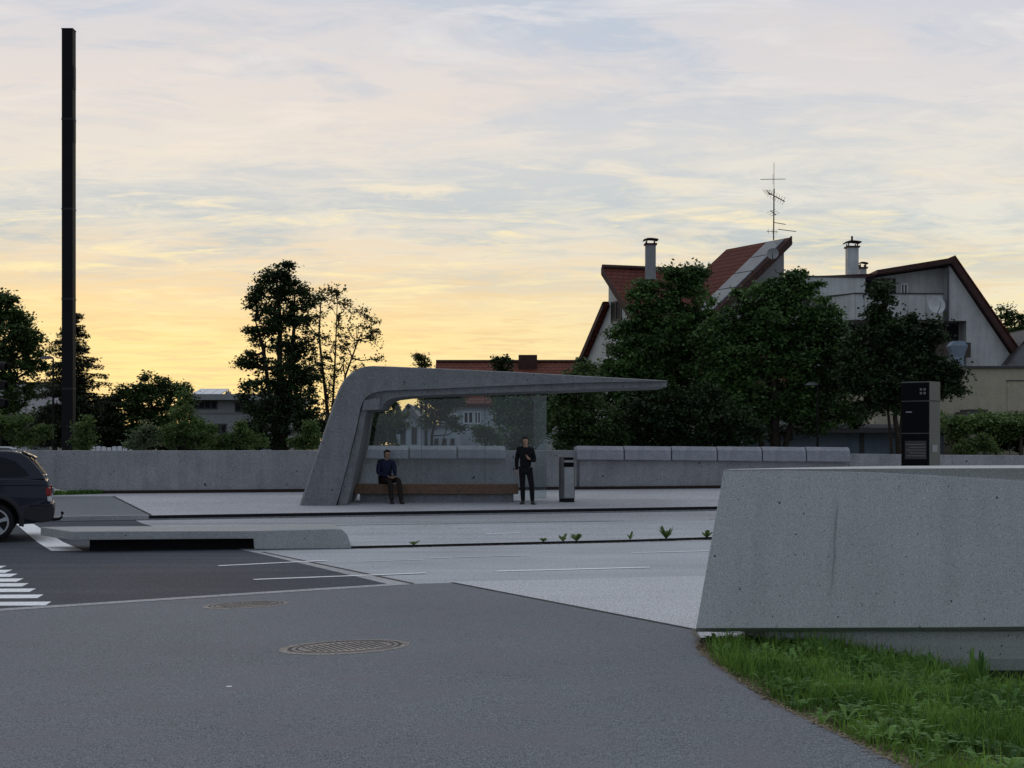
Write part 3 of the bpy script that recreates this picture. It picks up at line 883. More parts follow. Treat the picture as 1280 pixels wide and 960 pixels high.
def grass_bank():
    V, Fc = [], []
    for _ in range(85000):
        x, y, z = bank_pt()
        c = clump_noise(x, y)
        if random.random() > 0.22 + c * 1.05: continue
        h = (0.025 + 0.10 * random.random() ** 1.5 + (0.12 if random.random() < 0.05 else 0.0)) * (0.4 + 1.2 * c)
        a = random.random() * 6.283; ww = 0.0028 + 0.003 * random.random()
        l = h * random.random() * 0.8; b = random.random() * 6.283
        dx, dy = math.cos(a) * ww, math.sin(a) * ww; lx, ly = math.cos(b) * l, math.sin(b) * l
        i = len(V)
        V += [(x - dx, y - dy, z), (x + dx, y + dy, z), (x + dx * .8 + lx * .4, y + dy * .8 + ly * .4, z + h * .6), (x - dx * .8 + lx * .4, y - dy * .8 + ly * .4, z + h * .6), (x + lx, y + ly, z + h)]
        Fc += [(i, i + 1, i + 2, i + 3), (i + 3, i + 2, i + 4)]
    me = bpy.data.meshes.new('grass'); me.from_pydata(V, [], Fc); me.materials.append(M['grass']); me.update()
    o = bpy.data.objects.new('grass', me); C.objects.link(o); tag(o, 'thick green grass on the bank below the near concrete parapet', kind='stuff')
    # broad leaves of clover, dandelion and plantain mixed in
    V, Fc = [], []
    def leaf(x, y, z, ang, L, W, up):
        d = Vector((math.cos(ang), math.sin(ang), 0)); s = Vector((-d.y, d.x, 0))
        b = Vector((x, y, z)); m = b + d * L * 0.5 + Vector((0, 0, up * L * 0.6)); t = b + d * L * (0.9 + 0.1 * random.random()) + Vector((0, 0, up * L * 0.62))
        i = len(V)
        V.extend([b, m + s * W, m - s * W, t]); Fc.extend([(i, i + 1, i + 2), (i + 1, i + 3, i + 2)])
    for _ in range(2400):
        x, y, z = bank_pt()
        n = random.choice((3, 4, 5, 7))
        L = random.choice((0.022, 0.026, 0.03, 0.035, 0.05, 0.09, 0.13, 0.15))
        a0 = random.random() * 6
        hz = z + random.random() * 0.06
        for k in range(n):
            leaf(x, y, hz, a0 + k * 6.283 / n + random.uniform(-.3, .3), L * random.uniform(.7, 1.1), L * (0.30 if L < 0.06 else 0.16), random.uniform(0.3, 1.2))
    me = bpy.data.meshes.new('weeds'); me.from_pydata([tuple(v) for v in V], [], Fc); me.materials.append(M['weed']); me.update()
    o = bpy.data.objects.new('weeds', me); C.objects.link(o); tag(o, 'low broad-leaved weeds and clover mixed into the grass bank', kind='stuff')
    # dry stalks along the path edge
    V, Fc = [], []
    for _ in range(3200):
        y = 7.4 + random.random() * 7.0
        d = abs(random.gauss(0.05, 0.07)) - 0.02
        x = edge_x(y) + d; z = bank_z(x, y) + 0.004 + random.random() * 0.012
        a = random.random() * 6.283; L = 0.015 + 0.05 * random.random(); w = 0.0022 + 0.004 * random.random()
        d = Vector((math.cos(a), math.sin(a), random.uniform(-.1, .35))) * L; s = Vector((-math.sin(a), math.cos(a), 0)) * w
        p = Vector((x, y, max(z, 0.016 if x < edge_x(y) else z)))
        i = len(V); V += [p - s, p + s, p + d + s, p + d - s]; Fc.append((i, i + 1, i + 2, i + 3))
    me = bpy.data.meshes.new('dry_litter'); me.from_pydata([tuple(v) for v in V], [], Fc); me.materials.append(M['dry']); me.update()
    o = bpy.data.objects.new('dry_litter', me); C.objects.link(o); tag(o, 'dry stalks and crumbs along the path edge', kind='stuff')
grass_bank()

# rosettes and flowers one can count
def rosette(name, label, cat, loc, n, L, up, group, W=0.16, mat='weed'):
    root = thing(name, label, cat, loc, group)
    mb = MB()
    a0 = random.random() * 6
    for k in range(n):
        a = a0 + k * 2.4; l = L * random.uniform(0.6, 1.1); u = up * random.uniform(0.6, 1.2)
        d = Vector((math.cos(a), math.sin(a), 0)); s = Vector((-d.y, d.x, 0)) * l * W
        pr = Vector(loc); prev = None
        pts = []
        for t, w in ((0.0, 0.15), (0.3, 0.8), (0.6, 1.0), (0.85, 0.6), (1.0, 0.05)):
            c = pr + d * l * t * (1 - 0.3 * u * t) + Vector((0, 0, l * u * (t - 0.45 * t * t)))
            pts.append((c - s * w, c + s * w))
        i = len(mb.v)
        for a_, b_ in pts: mb.v += [a_, b_]
        for q in range(4): mb.f.append((i + 2 * q, i + 2 * q + 1, i + 2 * q + 3, i + 2 * q + 2))
    mb.build('leaves', mat, root, fix=False)
    return root
WEEDS = [(517, 683.5, 11, 0.20, 0.7, 'leafy weed in the lane kerb, alone near the low concrete bench'),
         (679, 679.6, 10, 0.17, 0.9, 'small dark weed in the lane kerb, leftmost of the cluster of three'),
         (704, 679.0, 9, 0.19, 1.3, 'upright weed in the lane kerb, middle of the cluster of three'),
         (721, 678.6, 15, 0.22, 1.1, 'bushiest weed in the lane kerb, right end of the cluster of three'),
         (788, 676.9, 5, 0.17, 1.6, 'thin two-stalked weed in the lane kerb, standing by itself'),
         (833, 675.7, 26, 0.26, 1.5, 'tallest feathery weed in the lane kerb'),
         (884, 674.4, 11, 0.20, 1.2, 'weed in the lane kerb half hidden by the near parapet')]
for x, y, n, L, up, lab in WEEDS:
    p = G(x, y)
    rosette('kerb_weed', lab, 'weed', (p.x, p.y + 0.05, zr(p.y) + 0.03), n, L, up, 'weeds growing in the lane kerb', 0.11 if n > 20 else 0.16, 'leaf_light')
# crumbs and moss gathered along the lane kerb
V, Fc = [], []
for _ in range(1500):
    t = random.random()
    p = B_L + bdir * (t437 + t * ((B_R - B_L).length - t437 + 1.0)) - bnw * (0.03 + abs(random.gauss(0, 0.05)))
    if random.random() < 0.5:
        w0 = random.choice(WEEDS); q = G(w0[0], w0[1]).xy; p = q + bdir * random.gauss(0, 0.25) - bnw * (0.0 + abs(random.gauss(0, 0.04)))
    a = random.random() * 6.283; L = 0.01 + 0.03 * random.random(); w = 0.006 + 0.008 * random.random()
    d = Vector((math.cos(a), math.sin(a), random.uniform(0, .3))) * L; s_ = Vector((-math.sin(a), math.cos(a), 0)) * w
    c = Vector((p.x, p.y, zr(p.y) + 0.012)); i = len(V)
    V += [c - s_, c + s_, c + d + s_, c + d - s_]; Fc.append((i, i + 1, i + 2, i + 3))
me = bpy.data.meshes.new('kerb_litter'); me.from_pydata([tuple(v) for v in V], [], Fc); me.materials.append(M['soil']); me.update()
o = bpy.data.objects.new('kerb_litter', me); C.objects.link(o); tag(o, 'dark crumbs and moss gathered along the lane kerb', kind='stuff')
for x, y, Y, L, lab in ((1033, 838, 13.3, 0.30, 'dark jagged dandelion clump standing against the parapet base'), (1165, 868, 12.6, 0.36, 'pale broad-leaved plant at the upper right of the grass bank')):
    rosette('dandelion_plant', lab, 'weed', P(x, y, Y), 24, L, 1.7, 'large weeds on the grass bank', 0.085)
for x, y, Y, L, lab in ((1222, 866, 12.3, 0.30, 'tall loose grass tuft at the upper right edge of the bank'), (1105, 852, 12.9, 0.24, 'pale grass tuft below the middle of the parapet base'), (985, 868, 12.2, 0.2, 'leafy tuft close to the brown path edge')):
    rosette('grass_tuft', lab, 'weed', P(x, y, Y), 34, L, 2.2, 'large weeds on the grass bank', 0.045)
for x, y, lab in ((1171, 909, 'highest white clover head on the grass bank'), (1183, 914, 'white clover head just below the highest one'), (1123, 929, 'leftmost white clover head on the grass bank'),
                  (1180, 931, 'large white clover head in the middle of the flower cluster'), (1198, 934, 'small white clover head right of the flower cluster'), (1254, 880, 'white clover head on the right margin of the grass')):
    Yc = 1800 * 2.2 / (y - 553)
    p = P(x, y, Yc)
    root = thing('clover_flower', lab, 'flower', p - Vector((0, 0, 0.10)), 'white clover flowers in the grass')
    mb = MB(); mb.ball(p, 0.014, 6); mb.build('flower_head', 'petal', root, smooth=True)
    mb = MB(); mb.tube([p - Vector((0, 0, 0.10)), p - Vector((0, 0, 0.008))], 0.002, 4); mb.build('stem', 'weed', root)

# ------------------------------------------------------------------ manhole covers and litter
def manhole(cpx, cpy, ru, rv, ang, label):
    c = G(cpx, cpy); c.z = 0.012
    root = thing('manhole_cover', label, 'manhole cover', c, 'manhole covers in the asphalt path')
    ca, sa = math.cos(ang), math.sin(ang)
    def pt(a, k, z): 
        u, v = ru * k * math.cos(a), rv * k * math.sin(a)
        return c + Vector((u * ca - v * sa, u * sa + v * ca, z))
    def ring(k0, k1, z0, z1, name, mat, jag=0.0):
        mb = MB(); n = 48
        js = [1 + random.uniform(-jag, jag) for _ in range(n)]
        rings = [[pt(2 * math.pi * i / n, k * (js[i] if k == k1 else 1), z) for i in range(n)] for k, z in ((k0, -0.02), (k0, z0), (k1, z1), (k1, -0.02))]
        mb.loft(rings, caps=False); return mb.build(name, mat, root)
    ring(0.93, 1.06, 0.006, 0.004, 'frame', 'iron', 0.025)
    ring(0.86, 0.93, 0.002, 0.002, 'gap', 'iron_dark')
    mb = MB(); n = 48
    mb.loft([[pt(2 * math.pi * i / n, 0.86, z) for i in range(n)] for z in (-0.02, 0.006)])
    lid = mb.build('lid', 'iron', root)
    mb = MB()
    mb.loft([[pt(2 * math.pi * i / n, k, z) for i in range(n)] for k, z in ((0.80, 0.0085), (0.76, 0.0085), (0.76, 0.005), (0.80, 0.005))] , caps=False)
    for k in range(13):
        u = -0.6 + 1.2 * k / 12
        hv = 0.62 * math.sqrt(max(0.05, 1 - (u / 0.78) ** 2)) * 0.9
        p = c + Vector((u * ru * ca, u * ru * sa, 0.0065))
        mb.obox(p, (0.010 * ca, 0.010 * sa, 0), (-hv * rv * sa, hv * rv * ca, 0), (0, 0, 0.002))
    mb.build('grooves', 'iron_dark', lid)
manhole(432, 810.5, 0.60, 0.40, R(32), 'worn round iron manhole cover in the middle of the asphalt path')
manhole(308, 757.5, 0.50, 0.30, R(36), 'pale iron manhole cover beside the kerb line, farther from the viewer')
p = G(286, 860.5)
mb = MB(); mb.box((p.x - 0.018, p.y - 0.02, 0.013), (p.x + 0.022, p.y + 0.02, 0.017)); tag(mb.build('paper_scrap', 'paper', origin=(p.x, p.y, 0.013)), 'tiny white paper scrap lying on the asphalt path', 'litter')

# ------------------------------------------------------------------ low concrete bench island
def island():
    A0, A1 = G(108, 691).xy, G(437, 686).xy
    d = (A1 - A0).normalized(); n = Vector((-d.y, d.x))
    root = thing('concrete_bench', 'long low concrete bench block with a cantilevered pointed end on the road island', 'concrete bench', (*A0, 0.0))
    mb = MB()
    def pt(pxx, pyy, back=0.0):
        a = at_px(A0 + n * back, d, pxx)
        return Vector((a.x, a.y, ztop(a, pyy)))
    L = [(91, 675.6, 664.6, 0.02), (107, 675.0, 664.2, 0.0), (200, 674.2, 664.0, 0), (317, 673.3, 663.6, 0), (318, 686.5, 663.6, 0), (380, 686, 662.2, 0), (420, 685.8, 661.2, 0), (428, 685.6, 662.2, 0), (434, 685.5, 668, 0), (438, 685.4, 679, 0), (439, 685.4, 684.6, 0)]
    front_b = [pt(x, b) for x, b, t, k in L]; front_t = [pt(x, t) for x, b, t, k in L]
    W = 1.55
    outline_f = front_b + front_t[::-1]
    # the back edge is shifted so that the left end comes to a point
    outline_b = []
    for v, (x, b, t, k) in zip(outline_f, L + L[::-1]):
        q = v + Vector((*n, 0)) * W
        outline_b.append(q)
    # pull the far left tip out
    m = len(L)
    for idx in (0, 2 * m - 1):
        outline_b[idx] += Vector((*(-d), 0)) * 0.70
    for idx in (1, 2 * m - 2):
        outline_b[idx] += Vector((*(-d), 0)) * 0.30
    mb.prism(outline_f, outline_b)
    mb.build('slab', 'bench_concrete', root, bevel=0.012)
    mb = MB()
    a, b = at_px(A0 + n * 0.42, d, 112), at_px(A0 + n * 0.42, d, 325)
    za = ztop(at_px(A0, d, 112), 674.5) - 0.01
    rings = []
    for p in (a, b):
        rings.append([Vector((*p, -0.05)), Vector((*(p + n * 1.0), -0.05)), Vector((*(p + n * 1.0), za)), Vector((*p, za))])
    mb.loft(rings); mb.build('undercut_shade', 'dark_edge', root)  # near-black block paints the shade inside the undercut
island()

# ------------------------------------------------------------------ bus shelter
def arc(c, r, a0, a1, n):
    return [(c[0] + r[0] * math.cos(R(a0 + (a1 - a0) * i / n)), c[1] + r[1] * math.sin(R(a0 + (a1 - a0) * i / n))) for i in range(n + 1)]
def shelter():
    YF = 35.2
    zfoot = zp(YF)
    root = thing('bus_shelter', 'grey cast concrete bus shelter with a sloping leg and long tapering cantilevered roof', 'bus shelter', (P(395, 0, YF).x, YF, zfoot))
    # front outline in image measure at YF: foot, outer side, roof top, tip, fascia underside, inner side
    outer = [(372, 634.5), (383, 601), (395, 565), (407, 529), (414, 508), (419, 494), (424, 482), (430, 473), (437, 466), (446, 460.5), (456, 457.5), (465, 456.8), (490, 457.6), (560, 460.6), (640, 464.2), (725, 469.0), (834, 475.2)]
    inner_tip = [(834, 476.2), (725, 478.4), (640, 481.6), (560, 485.2), (500, 487.6), (480, 488.6), (468, 490.5), (459, 495), (453.5, 502), (450.5, 510), (444, 540), (435, 577), (426, 611), (419, 634.5)]
    ol = outer + inner_tip
    f1 = [P(x + (3.6 if i < 9 else 0.0), y + (1.2 if 7 < i < 17 else 0.0), YF) for i, (x, y) in enumerate(ol)]
    f2 = [P(x, y, YF) + Vector((0, 0.22, 0)) for x, y in ol]
    f3 = [P(x, y, YF) + Vector((0, 2.5, 0)) for x, y in ol]
    mb = MB()
    n = len(ol)
    rings = [f1, f2, f3]
    mb.loft(rings)
    mb.build('frame', 'concrete', root)
    # inner frame, set back and inwards (its underside is the soffit)
    YI = YF + 0.12
    inr = [(421.5, 634), (427, 611.5), (437, 574), (446, 538), (452.5, 507), (456, 497.5), (463, 491.5), (474, 489.3), (500, 488.2), (560, 485.6), (640, 482.0), (725, 478.8), (833.6, 476.4), (833.6, 483.2),
           (760, 485.6), (700, 488.2), (640, 490.0), (560, 493.0), (510, 495.2), (492, 497.4), (484, 500.4), (479.5, 505), (477.5, 511.5), (458, 513.6), (455, 528), (450.5, 556), (439, 610), (432.5, 634)]
    g1 = [P(x, y, YI) for x, y in inr]
    g2 = [v + Vector((0, 2.1, 0)) for v in g1]
    mb = MB(); mb.prism(g1, g2)
    mb.build('inner_frame', 'concrete', root)
    # gusset at the inner corner: slanted lit top
    mb = MB()
    q1 = [P(x, y, YI - 0.10) for x, y in ((452.5, 513), (454.5, 500.5), (475, 497.5), (474, 512))]
    q2 = [P(x, y, YI + 0.35) for x, y in ((452.5, 513), (459, 490.5), (481, 488.5), (474, 512))]
    mb.prism(q1, q2); mb.build('gusset', 'concrete', root, bevel=0.008)
    # glass back, four panes with open joints and one doubled end strip
    YG = YF + 1.75
    def pane(x0, x1, dy=0.0, th=0.012):
        mb = MB()
        a, b = P(x0, 600, YG).x, P(x1, 600, YG).x
        mb.box((a, YG + dy, zp(YG) + 0.05), (b, YG + dy + th, P(0, 487.5, YF).z + 0.04))
        return mb.build('glass_pane', 'glass', root)
    pane(441, 526.4); pane(527.0, 606.0); pane(606.6, 683.0); pane(667, 683.4, -0.06, 0.012)
    # slim clips at the pane joints
    for x in (526.7, 606.3):
        mb = MB(); a = P(x, 600, YG).x
        mb.box((a - 0.006, YG - 0.012, zp(YG)), (a + 0.006, YG + 0.02, P(0, 488, YF).z)); mb.build('pane_joint', 'steel_grey', root)
    # bench
    YB = YF + 0.95
    mb = MB()
    a, b = P(443, 600, YB).x, P(648, 600, YB).x
    zt, z1 = ztop(Vector((0, YB)), 605.0), ztop(Vector((0, YB)), 617.6)
    mb.box((a, YB, z1), (b, YB + 0.5, zt)); seat = mb.build('seat', 'wood', root, bevel=0.012)
    mb = MB(); mb.box((a + 0.12, YB + 0.14, zp(YB) - 0.1), (b - 0.12, YB + 0.45, z1 - 0.002)); mb.build('seat_plinth', 'concrete', root, bevel=0.01)
    return YB, zt
YB, SEATZ = shelter()

# ------------------------------------------------------------------ litter bin
def litter_bin():
    p = G(708.5, 627.2, PL); b = Vector((p.x, p.y, zp(p.y)))
    root = thing('litter_bin', 'grey metal litter bin with two dark slots beside the shelter', 'litter bin', b)
    k = p.y / F
    w = 19.5 * k / 2; h = 56 * k
    def rounded(x0, x1, y0, y1, r, n=4):
        out = []
        for cx, cy, a in ((x1 - r, y0 + r, -90), (x1 - r, y1 - r, 0), (x0 + r, y1 - r, 90), (x0 + r, y0 + r, 180)):
            out += [(cx + r * math.cos(R(a + 90 * i / n)), cy + r * math.sin(R(a + 90 * i / n))) for i in range(n + 1)]
        return out
    o = rounded(-w, w, -0.17, 0.17, 0.10)
    mb = MB(); mb.loft([[b + Vector((x, y, z)) for x, y in o] for z in (0.09, h - 0.03)] + [[b + Vector((x * 0.94, y * 0.9, h)) for x, y in o]])
    mb.build('shell', 'bin_shade', root)  # dark shell colour carries the shading on the bin's left
    mb = MB(); mb.loft([[b + Vector((x * 0.97, y * 0.95, z)) for x, y in o] for z in (-0.02, 0.09)]); mb.build('base', 'black_metal', root)
    # front: pale door panel with the two slots above it
    mb = MB(); mb.box(b + Vector((-w * 0.36, -0.185, 0.10)), b + Vector((w * 0.86, -0.165, h * 0.775))); mb.build('door_panel', 'bin_light', root, bevel=0.008)
    mb = MB(); mb.box(b + Vector((-w * 0.40, -0.183, h * 0.785)), b + Vector((w * 0.84, -0.16, h * 0.875))); mb.build('slot', 'sign_black', root, bevel=0.01)
    mb = MB(); mb.box(b + Vector((-w * 0.36, -0.185, h * 0.88)), b + Vector((w * 0.86, -0.165, h * 0.93))); mb.build('band', 'bin_light', root, bevel=0.006)
    mb = MB(); mb.box(b + Vector((-w * 0.40, -0.183, h * 0.935)), b + Vector((w * 0.80, -0.15, h * 0.985))); mb.build('slot', 'sign_black', root, bevel=0.01)
litter_bin()

# ------------------------------------------------------------------ information pillar
def info_pillar():
    Y = 38.0
    c = P(1162, 560, Y); base = Vector((c.x, c.y, zp(Y)))
    root = thing('information_pillar', 'tall two-faced dark information pillar with a timetable behind the near parapet', 'information pillar', base)
    zt = P(0, 476.5, Y).z
    z = lambda py: P(0, py, Y).z
    u = Vector((-0.80, 0.60, 0)).normalized(); v = Vector((0.62, 0.78, 0)).normalized()      # black face runs left, metal face runs right
    a = 29.5 * Y / F / 0.80; bw = 22.5 * Y / F / 0.66
    mb = MB()
    def quad(o, d, w, n, t, z0, z1):
        p = [o, o + d * w, o + d * w + n * t, o + n * t]
        mb.loft([[Vector((q.x, q.y, z0)) for q in p], [Vector((q.x, q.y, z1)) for q in p]])
    o0 = Vector((c.x, c.y, 0))
    mb = MB(); pp = [o0, o0 + u * a, o0 + u * a + v * bw, o0 + v * bw]
    mb.loft([[Vector((q.x, q.y, zp(Y) - 0.05)) for q in pp], [Vector((q.x, q.y, zt)) for q in pp]]); mb.build('body', 'sign_metal', root, bevel=0.006)
    nu = Vector((u.y, -u.x, 0)); nu = nu if nu.y < 0 else -nu
    nv = Vector((v.y, -v.x, 0)); nv = nv if nv.y < 0 else -nv
    for (y0, y1) in ((478, 500.4), (501.6, 541), (542.2, 584), (585, 620)):
        mb = MB(); quad(o0 + u * 0.012, u, a - 0.02, nu, 0.012, z(y1), z(y0)); mb.build('black_panel', 'sign_black', root)
    mb = MB(); quad(o0 + u * a * 0.10 + nu * 0.013, u, a * 0.76, nu, 0.006, z(574), z(551)); sh = mb.build('timetable', 'sign_paper', root)
    mb = MB()
    for k in range(5):
        yy = 555 + k * 3.6
        quad(o0 + u * a * 0.14 + nu * 0.020, u, a * (0.66 - 0.1 * (k % 2)), nu, 0.002, z(yy + 0.9), z(yy))
    mb.build('printed_rows', 'sign_mark', sh)
    # four small pale squares of the mark near the top, and a faint line of lettering lower down
    mb = MB()
    for dx, dy in ((0, 0), (0.10, 0), (0, 0.10), (0.10, 0.10)):
        quad(o0 + u * (0.10 + dx) + nu * 0.013, u, 0.06, nu, 0.004, z(487) - dy - 0.06 + 0.04, z(487) - dy + 0.04)
    mb.build('emblem', 'sign_mark', root)
    mb = MB(); quad(o0 + u * a * 0.62 + nu * 0.013, u, 0.16, nu, 0.004, z(515.5), z(514)); mb.build('lettering_line', 'sign_plate', root)
    mb = MB(); quad(o0 + v * 0.01 + nv * 0.001, v, bw - 0.02, nv, 0.004, z(501.4), z(500.4)); mb.build('panel_joint', 'black_metal', root)
    mb = MB(); quad(o0 + v * bw * 0.22 + nv * 0.003, v, bw * 0.5, nv, 0.006, z(565), z(556)); mb.build('number_plate', 'sign_plate', root)
info_pillar()

# ------------------------------------------------------------------ black mast, lamps, signal
def mast():
    Y = 45.5
    b = P(86, 0, Y); z0 = 0.5; zt = P(0, 38.5, Y).z
    root = thing('light_mast', 'very tall square black light mast rising behind the boundary wall', 'mast', (b.x, Y, z0))
    h = 6.9 * Y / F
    mb = MB(); mb.obox((b.x, Y, (z0 + zt) / 2), (h, 0, 0), (0, h, 0), (0, 0, (zt - z0) / 2)); mb.build('mast_tube', 'black_metal', root, bevel=0.015)
    for y0, y1 in ((83, 112), (148, 178)):
        mb = MB(); mb.box((b.x + h + 0.002, Y - h * 0.7, P(0, y1, Y).z), (b.x + h + 0.016, Y + h * 0.7, P(0, y0, Y).z)); mb.build('light_strip', 'black_metal', root)
    for yy in (150, 262, 374, 486):
        mb = MB(); mb.obox((b.x, Y, P(0, yy, Y).z), (h + 0.006, 0, 0), (0, h + 0.006, 0), (0, 0, 0.03)); mb.build('mast_joint', 'plastic', root)
    mb = MB(); mb.obox((b.x, Y, zt + 0.02), (h * 1.04, 0, 0), (0, h * 1.04, 0), (0, 0, 0.018)); mb.build('cap', 'black_metal', root)
mast()
def street_lamp(pxp, ytop, Y, label, arm, z0=0.5):
    b = P(pxp, 0, Y); zt = P(0, ytop, Y).z
    root = thing('street_lamp', label, 'street lamp', (b.x, Y, z0), 'street lamps behind the boundary wall')
    mb = MB(); mb.tube([(b.x, Y, z0), (b.x, Y, zt - 0.4), (b.x, Y, zt)], [0.045, 0.035, 0.03], 8); mb.build('pole', 'black_metal', root)
    mb = MB(); e = P(pxp + arm, ytop, Y)
    w = abs(e.x - b.x) / 2
    mb.loft([[Vector((b.x + (e.x - b.x) * t + 0.0, Y + s * wd_, zt + hz)) for s, hz in ((-1, 0), (1, 0), (0.8, hh), (-0.8, hh))] for t, wd_, hh in ((0.0, 0.05, 0.05), (0.25, 0.10, 0.09), (0.7, 0.14, 0.09), (1.0, 0.06, 0.03))])
    hd = mb.build('lamp_head', 'steel_grey', root)
    return root
street_lamp(66.5, 448.5, 48.0, 'dark street lamp with arm to the left, just left of the tall black mast', -16)
street_lamp(1022, 481.5, 47.0, 'slim street lamp with flat grey head in front of the dark trees', -15)

def signal():
    Y = 24.0; k = Y / F
    X0 = (-9 - CX) * k
    z = lambda py: P(0, py, Y).z
    root = thing('traffic_signal', 'black traffic signal with three hooded lenses at the left picture edge', 'traffic light', (X0, Y, 0.0))
    mb = MB(); mb.tube([(X0 - 0.16, Y, 0), (X0 - 0.16, Y, z(442))], 0.055, 10); mb.build('pole', 'black_metal', root)
    mb = MB(); mb.box((X0 - 0.09, Y - 0.16, z(518)), (X0 + 0.06, Y + 0.16, z(444))); mb.build('housing', 'black_metal', root, bevel=0.03)
    for yy in (461, 484.5, 507):
        mb = MB(); mb.lathe((X0 + 0.062, Y, z(yy)), [(0.11, 0.0), (0.10, 0.02), (0.05, 0.03)], 16, 'X'); ln = mb.build('lens', 'dark_lens', root)
        mb = MB()
        rings = []
        for t, sc, dr in ((0.0, 1.0, 0.0), (1.0, 0.92, -0.02)):
            ro, ri = 0.135, 0.122
            pts = [Vector((X0 + 0.062 + 0.165 * t, Y + ro * math.cos(R(a)), z(yy) + ro * math.sin(R(a)) + dr)) for a in range(0, 181, 20)]
            pts += [Vector((X0 + 0.062 + 0.165 * t, Y + ri * math.cos(R(a)), z(yy) + ri * math.sin(R(a)) + dr)) for a in range(180, -1, -20)]
            rings.append(pts)
        mb.loft(rings); mb.build('hood', 'black_metal', ln)
signal()

